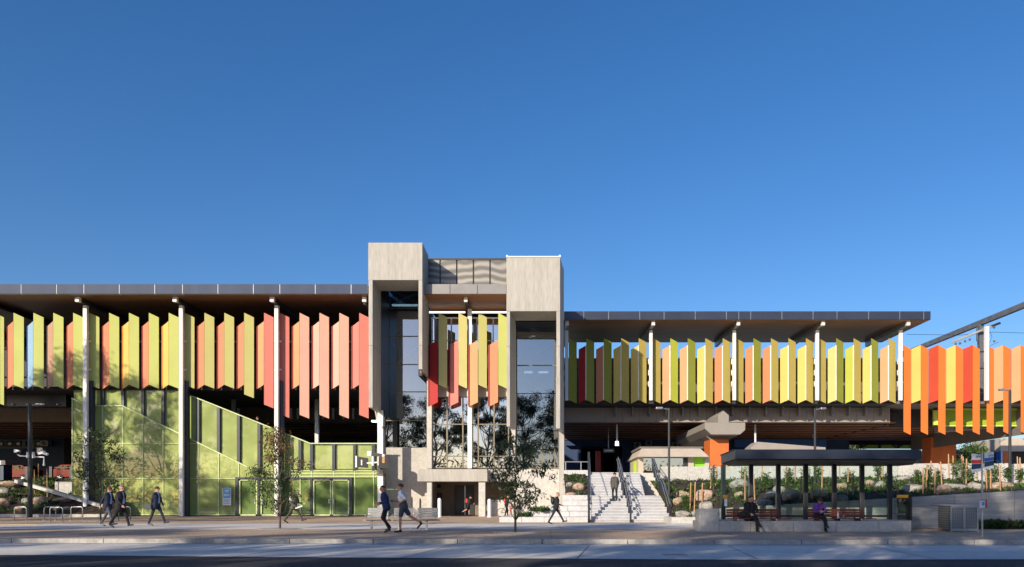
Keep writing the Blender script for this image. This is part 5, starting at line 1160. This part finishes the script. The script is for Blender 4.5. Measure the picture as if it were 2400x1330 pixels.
mb = MB(); mb.box(X(1694, 30.2), X(1704, 30.2), 30.17, 30.21, 1.30, 1.44, 1); mb.box(X(1698, 30.2), X(1704, 30.2), 30.18, 30.2, 1.0, 1.29, 0); BS.part('sticker', mb, ['sign_white', 'yellow'])
def timber_bench(label, pxa, pxb, d):
    t_ = T('timber_bench', label, 'bench', (X((pxa + pxb) / 2, d), d, .42), 'timber slat benches in the bus shelter')
    d = 30.38; a, b = X(pxa, d), X(pxb, d)
    mb = MB()
    for k in range(4): mb.box(a, b + .3, d - .36 + k * .13, d - .25 + k * .13, .49, .525)
    t_.part('seat', mb, 'bench_timber', bevel=.006)
    mb = MB()
    for k in range(3): mb.box(a, b, d + .2 + k * .03, d + .235 + k * .03, .60 + k * .1, .685 + k * .1)
    t_.part('backrest', mb, 'bench_timber', bevel=.006)
    for q in (a + .3, (a + b) / 2, b - .3):
        mb = MB(); mb.box(q - .03, q + .03, d - .3, d + .25, .423, .487); mb.box(q - .025, q + .025, d + .29, d + .33, .43, .9); mb.ball((q, d - .36, .47), .035, 6, 1); t_.part('leg', mb, ['dark_steel', 'sign_white'])
timber_bench('reddish timber bench on which the man in black sits', 1706, 1831, 31)
timber_bench('reddish timber bench on which the person in purple sits', 1898, 2028, 31)
# bottle and cup
mb = MB(); x = X(1964, 30.3); mb.tube([(x, 30.3, .527), (x, 30.3, .68), (x, 30.3, .73), (x, 30.3, .76)], [.035, .035, .018, .018], 10); single('bottle', mb, 'sign_white', 'white bottle standing on the timber bench beside the person in purple', 'bottle')
mb = MB(); x = X(1977, 30.3); mb.tube([(x, 30.3, .527), (x, 30.3, .64)], [.03, .04], 10); mb.tube([(x, 30.3, .642), (x, 30.3, .65)], [.043, .043], 10); single('paper_cup', mb, 'galv', 'small grey cup on the timber bench right of the white bottle', 'cup')
# bin enclosure
mbx = bpy.data.materials.new('perforated'); mbx.use_nodes = True; nd = mbx.node_tree.nodes; L = mbx.node_tree.links; M['perforated'] = mbx
b_ = nd['Principled BSDF']; b_.inputs['Metallic'].default_value = .6; b_.inputs['Roughness'].default_value = .45
tc = nd.new('ShaderNodeTexCoord'); sp = nd.new('ShaderNodeSeparateXYZ'); L.new(tc.outputs['Object'], sp.inputs[0])
adx = nd.new('ShaderNodeMath'); adx.operation = 'ADD'; L.new(sp.outputs[0], adx.inputs[0]); L.new(sp.outputs[1], adx.inputs[1])
def cell(src):
    a = nd.new('ShaderNodeMath'); a.operation = 'MULTIPLY'; a.inputs[1].default_value = 11; L.new(src, a.inputs[0])
    f = nd.new('ShaderNodeMath'); f.operation = 'FRACT'; L.new(a.outputs[0], f.inputs[0]); g = nd.new('ShaderNodeMath'); g.operation = 'GREATER_THAN'; g.inputs[1].default_value = .45; L.new(f.outputs[0], g.inputs[0]); return g.outputs[0]
mu = nd.new('ShaderNodeMath'); mu.operation = 'MULTIPLY'; L.new(cell(adx.outputs[0]), mu.inputs[0]); L.new(cell(sp.outputs[2]), mu.inputs[1])
mxx = nd.new('ShaderNodeMix'); mxx.data_type = 'RGBA'; mxx.inputs[6].default_value = (.30, .31, .32, 1); mxx.inputs[7].default_value = (.03, .035, .05, 1); L.new(mu.outputs[0], mxx.inputs[0]); L.new(mxx.outputs[2], b_.inputs['Base Color'])
BE = T('bin_enclosure', 'grey perforated metal bin enclosure against the board marked wall', 'bin enclosure', (X(2248, 31), 31, 0))
e = [(X(2199, 31.6), 31.6), (X(2227, 30.2), 30.2), (X(2292, 30.2), 30.2), (X(2292, 30.2), 32.8), (X(2216, 31.6), 32.8)]
h_ = 1.0
mb = MB(); mb.plan([e[0], e[1], (e[1][0], e[1][1] + .04), (e[0][0] + .04, e[0][1] + .04)], .08, h_); BE.part('side_panel', mb, 'perforated')
xm = X(2260, 30.2)
for a, b in ((e[1][0] + .05, xm - .03), (xm + .03, e[2][0] - .04)):
    mb = MB(); mb.box(a, b, 30.2, 30.24, .1, h_ - .05); BE.part('door', mb, 'perforated')
mb = MB(); mb.box(e[2][0] - .02, e[2][0], 30.25, 32.8, .05, h_)
for xx in (e[1][0], xm - .03, e[2][0] - .04): mb.box(xx, xx + .05, 30.17, 30.26, .0, h_)
mb.box(e[1][0], e[2][0], 30.16, 30.2, h_ - .05, h_ - .002); mb.box(e[1][0], e[2][0], 30.16, 30.2, .03, .1)
BE.part('frame', mb, 'galv')
mb = MB(); mb.plan(e, h_ + .002, [h_ + .03, h_ + .03, h_ + .03, h_ + .07, h_ + .05]); BE.part('lid', mb, 'galv')
# bus stop sign
BT = T('bus_stop_sign', 'bus stop pole with red and blue banded panels right of the shelter', 'sign', (X(2302, 25.6), 25.6, 0))
x = X(2302, 25.6); mb = MB(); mb.tube([(x, 25.6, 0), (x, 25.6, Z(1062, 25.6))], .032, 8); BT.part('pole', mb, 'galv')
def blade(pxa, pya0, pya1, pxb, pyb0, pyb1, band, lab):
    f = lambda px, py, t=0: (X(px, 25.6), 25.6 - t, Z(py, 25.6))
    def quad(t0, t1, th, m0):
        mb = MB(); pa0 = pya0 + (pya1 - pya0) * t0; pa1 = pya0 + (pya1 - pya0) * t1; pb0 = pyb0 + (pyb1 - pyb0) * t0; pb1 = pyb0 + (pyb1 - pyb0) * t1
        vs = [f(pxa, pa1, th), f(pxb, pb1, th), f(pxb, pb0, th), f(pxa, pa0, th), f(pxa, pa1, th - .006), f(pxb, pb1, th - .006), f(pxb, pb0, th - .006), f(pxa, pa0, th - .006)]
        mb.add(vs, [(0, 1, 2, 3), (7, 6, 5, 4), (0, 4, 5, 1), (1, 5, 6, 2), (2, 6, 7, 3), (3, 7, 4, 0)]); return mb
    o = BT.part('sign_panel', quad(0, 1, .03, 0), 'sign_white', label=lab)
    BT.part('colour_band', quad(.32, .52, .038, 0), band, o); BT.part('dark_band', quad(.54, .82, .038, 0), 'sign_navy', o)
    text('ptv', .13, (X((pxa + pxb) / 2 + 4, 25.6), 25.6 - .042, Z(pya0 + (pya1 - pya0) * .14, 25.6)), 'sign_navy', BT.o, BT.loc)
blade(2276, 1064, 1109, 2298, 1066, 1105, 'red', 'panel with a red band'); blade(2306, 1062, 1102, 2328, 1059, 1098, 'sign_blue', 'panel with a blue band')
mb = MB(); mb.box(X(2297, 25.5), X(2308, 25.5), 25.47, 25.54, Z(1191, 25.5), Z(1173, 25.5), 0); mb.box(X(2308, 25.5), X(2311.5, 25.5), 25.46, 25.56, Z(1192, 25.5), Z(1172, 25.5), 1); mb.box(X(2297, 25.5), X(2311, 25.5), 25.45, 25.5, Z(1173, 25.5), Z(1171.5, 25.5), 1)
mb.box(X(2300, 25.5), X(2306, 25.5), 25.462, 25.468, Z(1185, 25.5), Z(1177, 25.5), 2); BT.part('timetable', mb, ['sign_white', 'red', 'sign_cyan'])

# ------------------------------------------------------------------ people
mat('skin', (.55, .30, .20), .5, var=.06); mat('skin_tan', (.42, .21, .12), .5, var=.06)
def cloth(name, c): 
    if name not in M: mat(name, c, .85, var=.2, scale=9, bump=.3, bscale=14)
    return name
cloth('suit_black', (.012, .012, .016)); cloth('suit_navy', (.014, .02, .04)); cloth('shirt_blue', (.35, .42, .70)); cloth('trouser_grey', (.07, .08, .10)); cloth('jacket_navy', (.02, .035, .12))
cloth('tee_white', (.78, .78, .80)); cloth('tee_purple', (.16, .09, .20)); cloth('jacket_brown', (.11, .095, .09)); cloth('purple', (.16, .05, .30)); cloth('jacket_grey', (.09, .085, .08)); cloth('red_cloth', (.5, .06, .04)); cloth('pink_cloth', (.55, .18, .2)); cloth('trouser_olive', (.06, .055, .045))
mat('hair_dark', (.015, .011, .009), .6, var=.3, scale=20); mat('hair_grey', (.25, .22, .2), .6, var=.3, scale=20); mat('hair_brown', (.10, .045, .02), .6, var=.3, scale=20); mat('shoe_black', (.01, .01, .012), .3)
dg = None
def capsule(bm_v, bm_f, a, b, r0, r1, n=12):
    a, b = Vector(a), Vector(b); t = b - a; L_ = t.length; t = t.normalized() if L_ > 1e-6 else Vector((0, 0, 1))
    u = t.cross(Vector((0, 1, 0)) if abs(t.y) < .9 else Vector((1, 0, 0))).normalized(); v = t.cross(u); k = len(bm_v); rings = []
    for i in range(4): an = -math.pi / 2 + i * math.pi / 8 + .06; rings.append((a + t * r0 * math.sin(an), r0 * math.cos(an)))
    rings.append((a, r0)); rings.append((b, r1))
    for i in range(1, 5): an = i * math.pi / 8 - .06; rings.append((b + t * r1 * math.sin(an), r1 * math.cos(an)))
    for c, r in rings:
        for j in range(n): q = 2 * math.pi * j / n; bm_v.append(tuple(c + (u * math.cos(q) + v * math.sin(q)) * r))
    for i in range(len(rings) - 1):
        for j in range(n): p = k + i * n + j; q = k + i * n + (j + 1) % n; bm_f.append((p, q, q + n, p + n))
    bm_f.append(tuple(k + j for j in range(n - 1, -1, -1))); e_ = k + (len(rings) - 1) * n; bm_f.append(tuple(e_ + j for j in range(n)))
def person(label, loc, face, H, legs, arms, lean=5, head=(0, 0), mats=('skin', 'suit_black', 'suit_black', 'shoe_black'), hair='hair_dark', sleeves=True, shorts=False, coat=0, shirt=None, bald=False, girth=1.16, seated=False, vox=.010, group='people on the plaza', child=False, support=None, yaw_head=0):
    """faces local +X. legs=[(hip,knee,side)] left,right ; arms=[(shoulder,elbow,side,in)]"""
    S = H / 1.75; g = girth; C_ = []   # capsules: a,b,r0,r1,region
    def dirv(a, side=0): return Vector((math.sin(R(a)) * math.cos(R(side)), math.sin(R(side)), -math.cos(R(a)) * math.cos(R(side))))
    pel = Vector((0, 0, 0)); l = R(lean); U = Vector((math.sin(l), 0, math.cos(l))); Fw = Vector((math.cos(l), 0, -math.sin(l)))
    chest = pel + U * .34; sh = pel + U * .50; neck = pel + U * .56
    TOP, TRO, SK, SHO, SHI = 1, 2, 0, 3, 4
    jk = 1.06 if coat else 1.0
    for s in (-1, 1):
        C_.append((pel + Vector((0, s * .07, .02)), pel + U * .22 + Vector((0, s * .06, 0)), .115 * g, .112 * g * jk, TRO if not coat else TOP))
        C_.append((pel + U * .16 + Vector((0, s * .06, 0)), chest + Vector((0, s * .085, 0)), .112 * g * jk, .120 * g * jk, TOP))
        C_.append((chest + Vector((0, s * .08, 0)), sh + Vector((0, s * .10, -.04)), .118 * g * jk, .085 * g * jk, TOP))
        C_.append((sh + Vector((0, s * .05, 0)), sh + Vector((0, s * .17, -.03)), .065 * jk, .062 * jk, TOP))
        C_.append((pel + Vector((-.05, s * .075, -.03)), pel + Vector((-.03, s * .075, .06)), .10 * g, .095 * g, TOP if coat else TRO))
    if shirt: C_.append((pel + U * .12 + Fw * .068 * g, neck - U * .07 + Fw * .07, .075 * g, .055, SHI))
    C_.append((sh + U * .0, neck + U * .06, .056, .052, SK if not coat else SK)); C_.append((sh - U * .02, sh + U * .035, .075, .066, TOP))
    # head
    hp_, hy_ = R(head[0]), R(head[1]); hu = Vector((math.sin(l * .5 + hp_), 0, math.cos(l * .5 + hp_))); hf = Vector((math.cos(l * .5 + hp_), 0, -math.sin(l * .5 + hp_)))
    ry = Matrix.Rotation(hy_, 3, 'Z'); hf = ry @ hf; hs_ = hu.cross(hf).normalized()
    hc = neck + hu * .13 + hf * .02
    C_.append((hc + hu * .03 - hf * .02, hc + hu * .02 + hf * .02, .092, .085, SK)); C_.append((hc + hu * .0 + hf * .02, hc - hu * .075 + hf * .048, .072, .044, SK))
    C_.append((hc + hu * .005 + hf * .095, hc - hu * .03 + hf * .112, .011, .016, SK))
    C_.append((hc - hu * .062 + hf * .088 + hs_ * .016, hc - hu * .062 + hf * .088 - hs_ * .016, .011, .011, SK))
    for s in (-1, 1): C_.append((hc - hu * .02 + hs_ * s * .085 - hf * .005, hc + hu * .02 + hs_ * s * .09 - hf * .01, .012, .015, SK))
    # legs
    feet = []
    for s, (hip, knee, side) in zip((1, -1), legs):
        h0 = pel + Vector((0, s * .09, -.02)); k_ = h0 + dirv(hip, side * s) * .43; an = k_ + dirv(hip - knee, side * s * .3) * .42
        thk = 1.0 if shorts is not None else 1
        if shorts:
            m_ = h0.lerp(k_, .72); C_.append((h0, m_, .095 * g, .085, TRO)); C_.append((m_, k_, .062, .052, SK)); C_.append((k_, k_.lerp(an, .35), .05, .056, SK)); C_.append((k_.lerp(an, .35), an, .055, .036, SK))
        else:
            C_.append((h0, k_, .092 * g, .062, TRO)); C_.append((k_, an, .062, .050, TRO))
        fa = (hip - knee) * .55 if not seated else 0
        if len(legs) and hip - knee < -20: fa = (hip - knee) * .9
        fd = Vector((math.cos(R(-fa)) , 0, math.sin(R(-fa)) * -1))
        fd = Vector((math.cos(R(fa)), 0, math.sin(R(fa))))
        heel = an + Vector((-.035, 0, -.045)); toe = an + fd * .17 + Vector((0, 0, -.055))
        C_.append((an, heel, .045, .036, SHO)); C_.append((heel, toe, .038, .036, SHO)); C_.append((toe, toe + fd * .035, .036, .026, SHO)); feet.append(min(heel.z, toe.z) - .036)
    # arms and hands
    hands = []
    for s, (sho, elb, side, inn) in zip((1, -1), arms):
        a0 = sh + Vector((0, s * .175, -.03)); e_ = a0 + dirv(sho, side * s) * .29; fdv = dirv(sho + elb, -inn * s); w_ = e_ + fdv * .25
        C_.append((a0, e_, .056 * jk, .044 * jk, TOP)); C_.append((e_, w_, .043 * jk if sleeves else .040, .031 if sleeves else .027, TOP if sleeves else SK))
        p1 = w_ + fdv * .085; lat = fdv.cross(Vector((0, s, 0))).normalized() if abs(fdv.y) < .9 else Vector((1, 0, 0)); nrm = fdv.cross(lat).normalized()
        C_.append((w_, w_ + fdv * .03, .026, .027, SK))
        for q, ln in zip((-.028, -.009, .010, .028), (.052, .066, .070, .060)):
            b0 = w_ + fdv * .02 + lat * q * .6; b1 = w_ + fdv * .085 + lat * q; C_.append((b0, b1, .017, .013, SK))
            m1 = b1 + fdv * ln * .5 - nrm * s * .008; m2 = m1 + (fdv * .75 - nrm * s * .5).normalized() * ln * .55; C_.append((b1, m1, .0105, .0095, SK)); C_.append((m1, m2, .0095, .0085, SK))
        t0 = w_ + fdv * .03 + lat * .024; t1 = t0 + (fdv * .6 + lat * .8).normalized() * .045; C_.append((t0, t1, .013, .011, SK)); C_.append((t1, t1 + fdv * .03, .011, .009, SK)); hands.append(w_ + fdv * .08)
    if coat:   # skirt of the jacket
        for s in (-1, 1): C_.append((pel + U * .1 + Vector((0, s * .075, 0)), pel + Vector((-.02, s * .085, -coat)), .118 * g, .122 * g, TOP))
    zf = min(feet) if support is None else support; off = Vector((0, 0, -zf))
    V_, F_ = [], []
    for a, b, r0, r1, rg in C_: capsule(V_, F_, (a + off) * S, (b + off) * S, r0 * S, r1 * S)
    me = bpy.data.meshes.new('tmp'); me.from_pydata(V_, [], F_); tmp = bpy.data.objects.new('tmp', me); col.objects.link(tmp)
    rm = tmp.modifiers.new('r', 'REMESH'); rm.mode = 'VOXEL'; rm.voxel_size = vox; rm.use_smooth_shade = True
    sm = tmp.modifiers.new('s', 'SMOOTH'); sm.factor = .5; sm.iterations = 2
    bpy.context.view_layer.update(); dgr = bpy.context.evaluated_depsgraph_get(); nm = bpy.data.meshes.new_from_object(tmp.evaluated_get(dgr)); bpy.data.objects.remove(tmp)
    nm.name = 'body'; nm.materials.clear()
    mm = [mats[0], mats[1], mats[2], mats[3], shirt or mats[1]]
    for m_ in mm: nm.materials.append(M[m_])
    n = len(nm.polygons); cen = np.zeros(n * 3); nm.polygons.foreach_get('center', cen); cen = cen.reshape(-1, 3)
    best = np.full(n, 1e9); reg = np.zeros(n, dtype='i')
    for a, b, r0, r1, rg in C_:
        A = np.array((a + off) * S); B = np.array((b + off) * S); AB = B - A; L2 = max(1e-9, AB @ AB); t = np.clip(((cen - A) @ AB) / L2, 0, 1)
        dd = np.linalg.norm(cen - (A + t[:, None] * AB), axis=1) - (r0 + (r1 - r0) * t) * S
        k = dd < best; best[k] = dd[k]; reg[k] = rg
    nm.polygons.foreach_set('material_index', reg); nm.polygons.foreach_set('use_smooth', [True] * n); nm.update()
    t_ = T('person', label, 'person', loc, group); t_.o.rotation_euler = (0, 0, R(face))
    bo = bpy.data.objects.new('body', nm); col.objects.link(bo); bo.parent = t_.o
    # hair cap
    hcw = (hc + off) * S
    if hair:
        hb = MB(); rows_ = 9; N = 16; rot = Matrix((hf, hs_, hu)).transposed()
        vs = []
        for i in range(rows_):
            for j in range(N):
                ph = 2 * math.pi * j / N; front = max(0, math.cos(ph)); lim = (1.25 if not bald else .5) + (.75 if not bald else 1.35) * (1 - front) ** .6 * .75
                th = lim * i / (rows_ - 1); 
                p_ = Vector((math.sin(th) * math.cos(ph) * .112 - .008, math.sin(th) * math.sin(ph) * .103, math.cos(th) * .103 + .03))
                if bald: p_ *= .955
                vs.append(hcw + (rot @ p_) * S)
        fs = [(i * N + j, i * N + (j + 1) % N, (i + 1) * N + (j + 1) % N, (i + 1) * N + j) for i in range(rows_ - 1) for j in range(N)]
        hb.add(vs, fs); hb.build('hair', hair, t_.o, smooth=True)
    for s in (-1, 1):
        eb = MB(); eb.ball(hcw + (hf * .088 + hs_ * s * .032 + hu * .004) * S, .011 * S, 8); eb.build('eye', 'black', t_.o)
    t_.hands = [(h + off) * S for h in hands]; t_.S = S; t_.sh = (sh + off) * S; t_.pel = (pel + off) * S; t_.ch = (chest + off) * S
    return t_
WK = [(24, 4, 2), (-20, 14, 2)]; WK2 = [(-22, 12, 2), (26, 6, 2)]
A1 = [(-22, 12, 8, 4), (20, 18, 8, 4)]; A2 = [(22, 14, 8, 4), (-26, 8, 10, 4)]
p1 = person('man in a dark coat and grey trousers walking beside another man at left', (X(253, 36.5), 36.5, 0), -8, 1.88, WK2, [(20, 20, 8, 4), (-26, 4, 12, 0)], 4, (6, 25), ('skin', 'suit_navy', 'trouser_grey', 'shoe_black'), 'hair_brown', coat=.12, shirt='shirt_blue', vox=.011)
p2 = person('balding man in a black coat over a blue shirt walking at left', (X(282, 34.8), 34.8, 0), -10, 1.9, WK, [(-20, 30, 8, 10), (10, 26, 10, 12)], 3, (4, -5), ('skin', 'suit_black', 'suit_black', 'shoe_black'), 'hair_grey', coat=.16, shirt='shirt_blue', bald=True, girth=1.28, vox=.011)
p3 = person('man in a dark suit with a shoulder bag walking alone before the green glass', (X(366, 37.5), 37.5, 0), -8, 1.87, [(28, 6, 2), (-16, 6, 2)], [(18, 8, 6, 4), (-14, 6, 8, 2)], 2, (8, -15), ('skin', 'suit_navy', 'suit_navy', 'shoe_black'), 'hair_dark', coat=.1, shirt='shirt_blue', vox=.011)
p4 = person('man in a brown jacket with a white backpack striding past the young tree', (X(688, 42), 42, 0), 0, 1.75, [(34, 2, 2), (-26, 10, 2)], [(20, 60, 6, 8), (-10, 40, 6, 8)], 14, (10, 0), ('skin', 'jacket_brown', 'trouser_olive', 'shoe_black'), 'hair_grey', bald=True, girth=1.25, coat=.06)
p5 = person('jogger in a navy jacket and black tights running left', (X(905, 29.2), 29.2, 0), 184, 1.76, [(8, 34, 2), (22, 62, 2)], [(-24, 92, 8, 10), (-6, 88, 8, 10)], 10, (0, 6), ('skin_tan', 'jacket_navy', 'suit_black', 'shoe_black'), 'hair_dark', bald=True, coat=.03)
p6 = person('blond jogger in a white and purple shirt and dark shorts running left', (X(945, 29.4), 29.4, 0), 180, 1.86, [(12, 12, 2), (-34, 26, 3)], [(-42, 96, 14, 10), (8, 84, 8, 10)], 8, (-4, 0), ('skin', 'tee_white', 'trouser_grey', 'shoe_black'), 'hair_brown', sleeves=False, shorts=True, bald=False)
p7 = person('person in dark shorts with an orange backpack walking right in the lift hall doorway', (X(1098, 61.6), 61.6, .02), 0, 1.62, [(6, 6, 2), (-22, 40, 2)], [(10, 50, 6, 8), (14, 60, 6, 8)], 14, (12, 0), ('skin', 'suit_black', 'suit_black', 'shoe_black'), 'hair_dark', shorts=True, coat=.04, vox=.014)
p8 = person('person in black holding a bicycle beside the tower base, half hidden by the young gum', (X(1188, 59.6), 59.2, 0), 10, 1.66, [(12, 10, 2), (-6, 6, 2)], [(20, 40, 6, 6), (24, 40, 6, 6)], 8, (8, 0), ('skin', 'suit_black', 'suit_black', 'shoe_black'), 'hair_dark', coat=.05, vox=.014)
p8b = person('small child in pink next to the person with the bicycle', (X(1197, 58.6), 58.6, 0), 0, 1.05, [(10, 6, 2), (-10, 8, 2)], A1, 3, (0, 0), ('skin', 'pink_cloth', 'pink_cloth', 'shoe_black'), 'hair_dark', vox=.012)
p9 = person('man in black with a backpack walking right in front of the block terraces', (X(1303, 40), 40, 0), 0, 1.66, [(30, 2, 2), (-24, 6, 2)], [(4, 66, 6, 12), (8, 12, 6, 4)], 6, (8, -6), ('skin', 'suit_black', 'suit_navy', 'shoe_black'), 'hair_grey', bald=True, coat=.05, girth=1.2)
p10 = person('man in a grey jacket climbing the stairs with his back to the street', (X(1441, 45.0), 45.05, sz(45.05)), 90, 1.66, [(20, 34, 2), (-4, 4, 2)], [(-4, 12, 10, 4), (4, 34, 16, 8)], 6, (6, 0), ('skin', 'jacket_grey', 'suit_black', 'shoe_black'), 'hair_dark', coat=.06)
for px, dd, lab in ((1417, 104, 'left one of two small dark figures standing in the bright underpass opening'), (1438, 102, 'right one of two small dark figures standing in the bright underpass opening')):
    person(lab, (X(px, dd), dd, 4.9), 40 if px < 1420 else 190, 1.72, [(6, 4, 2), (-6, 4, 2)], A1, 2, (0, 0), ('skin', 'suit_black', 'suit_navy', 'shoe_black'), 'hair_dark', coat=.08, vox=.018)
struct('underpass_floor', MB().box(X(1364, 97), X(1475, 97), 97, 119, 4.2, 4.9), 'path_concrete')
p13 = person('man in a dark jacket descending the upper stairs behind the sloping glass', (X(607, 62.6), 62.6, 6.35), 182, 1.72, [(20, 30, 2), (-4, 10, 2)], [(-10, 50, 6, 8), (16, 40, 6, 8)], 8, (10, 0), ('skin', 'suit_black', 'cream', 'shoe_black'), 'hair_brown', coat=.04, vox=.013)
p14 = person('person higher on the stairs, only the head above the sloping glass rail', (X(547, 62.6), 62.6, 6.9), 182, 1.66, [(10, 20, 2), (-4, 10, 2)], A1, 6, (8, 0), ('skin', 'jacket_navy', 'suit_black', 'shoe_black'), 'hair_dark', vox=.014)
# seated people: local +X towards the camera (face -90)
seat = .53
p11 = person('man in black sitting cross legged on the bench, hand raised to his face', (X(1757, 30.3), 30.32, 0), -84, 1.85, [(84, 86, 4), (88, 34, -18)], [(30, 128, 10, 14), (26, 40, 8, 26)], 4, (24, 18), ('skin', 'suit_black', 'suit_black', 'shoe_black'), 'hair_dark', bald=True, seated=True, coat=.03, support=-.55)
p12 = person('dark haired person in a purple shirt sitting on the bench looking at a phone', (X(1919, 30.3), 30.32, 0), -92, 1.78, [(84, 86, 4), (88, 40, -16)], [(26, 66, 8, 30), (26, 66, 8, 30)], 10, (38, 0), ('skin_tan', 'purple', 'suit_black', 'shoe_black'), 'hair_dark', seated=True, support=-.57, girth=1.2)
# carried things
def pack(label, P_, cm, dx, w_=.15, h=.42, name='backpack', z=0):
    M4 = P_.o.matrix_basis; t_ = T(name, label, 'bag', P_.o.location); t_.o.rotation_euler = P_.o.rotation_euler
    c = Vector((P_.ch.x + dx, 0, P_.ch.z + z)); mb = MB(); mb.ball(c, .5, 12, 0, (w_ * 1.2, .30, h)); o = mb.build('body', cm, t_.o, smooth=True)
    mb = MB()
    for s in (-1, 1): mb.tube([(c.x + .05, s * .1, c.z + h * .4), (P_.sh.x + .04, s * .11, P_.sh.z + .07), (P_.ch.x + .14, s * .12, P_.ch.z)], .018, 6)
    mb.build('strap', 'suit_black', t_.o)
pack('white and grey backpack worn by the man in the brown jacket', p4, 'tee_white', -.20, .2, .4)
pack('orange backpack worn by the person in the doorway', p7, 'red_cloth', -.20, .2, .42)
pack('black backpack worn by the man walking past the terraces', p9, 'black', -.19, .2, .44)
pack('red bag on the back of the person with the bicycle', p8, 'red_cloth', -.19, .15, .4)
t_ = T('shoulder_bag', 'grey shoulder bag hanging beside the man walking alone', 'bag', p3.o.location); t_.o.rotation_euler = p3.o.rotation_euler
mb = MB(); mb.box(-.38, -.04, -.34, -.24, .80, 1.04); mb.build('body', 'trouser_grey', t_.o, bevel=.03)
mb = MB(); mb.tube([(-.2, -.26, 1.04), (-.02, -.18, p3.sh.z + .03), (.02, .05, p3.sh.z + .06)], .014, 6); mb.build('strap', 'jacket_brown', t_.o)
t_ = T('newspaper', 'rolled white newspaper held by the man with the white backpack', 'newspaper', p4.o.location)
h = p4.hands[1]; mb = MB(); mb.tube([(h.x - .08, h.y + .02, h.z - .02), (h.x + .30, h.y + .02, h.z + .12)], .045, 10); mb.build('roll', 'sign_white', t_.o)
t_ = T('mobile_phone', 'dark phone held by the seated person in purple', 'phone', p12.o.location); t_.o.rotation_euler = p12.o.rotation_euler
h = (p12.hands[0] + p12.hands[1]) / 2; mb = MB(); mb.bar((h.x - .02, 0, h.z + .0), (h.x + .06, 0, h.z + .12), .075, .012); mb.build('case', 'black', t_.o)
mb = MB(); x = X(1736, 30.7); mb.ball((x, 30.3, .66), .2, 12, 0, (1.3, .7, .75)); single('shoulder_bag', mb, 'suit_black', 'black bag lying on the bench left of the seated man', 'bag', smooth=True)
# bicycle
x = X(1184, 59); bd_ = 59.0
bc = T('bicycle', 'bicycle leaning beside the tower base behind the young gum', 'bicycle', (x, bd_, 0))
for q in (-.3, .68):
    mb = MB(); mb.ring((x + q, bd_, .33), .32, .022); wh = bc.part('wheel', mb, 'tyre')
    mb = MB()
    for k in range(8): a = k * math.pi / 4; mb.tube([(x + q, bd_, .33), (x + q + .31 * math.cos(a), bd_, .33 + .31 * math.sin(a))], .004, 4)
    bc.part('spokes', mb, 'galv', wh)
mb = MB(); 
for a, b in (((-.3, .33), (0, .80)), ((0, .8), (.5, .82)), ((-.3, .33), (.15, .3)), ((.15, .3), (0, .9)), ((.15, .3), (.5, .8)), ((.68, .33), (.48, .95))): mb.tube([(x + a[0], bd_, a[1]), (x + b[0], bd_, b[1])], .02, 6)
bc.part('frame', mb, 'black')
mb = MB(); mb.bar((x - .1, bd_, .93), (x + .12, bd_, .94), .1, .04); bc.part('saddle', mb, 'black')
mb = MB(); mb.tube([(x + .48, bd_ - .25, 1.0), (x + .5, bd_, .97), (x + .48, bd_ + .25, 1.0)], .016, 6); bc.part('handlebar', mb, 'galv')
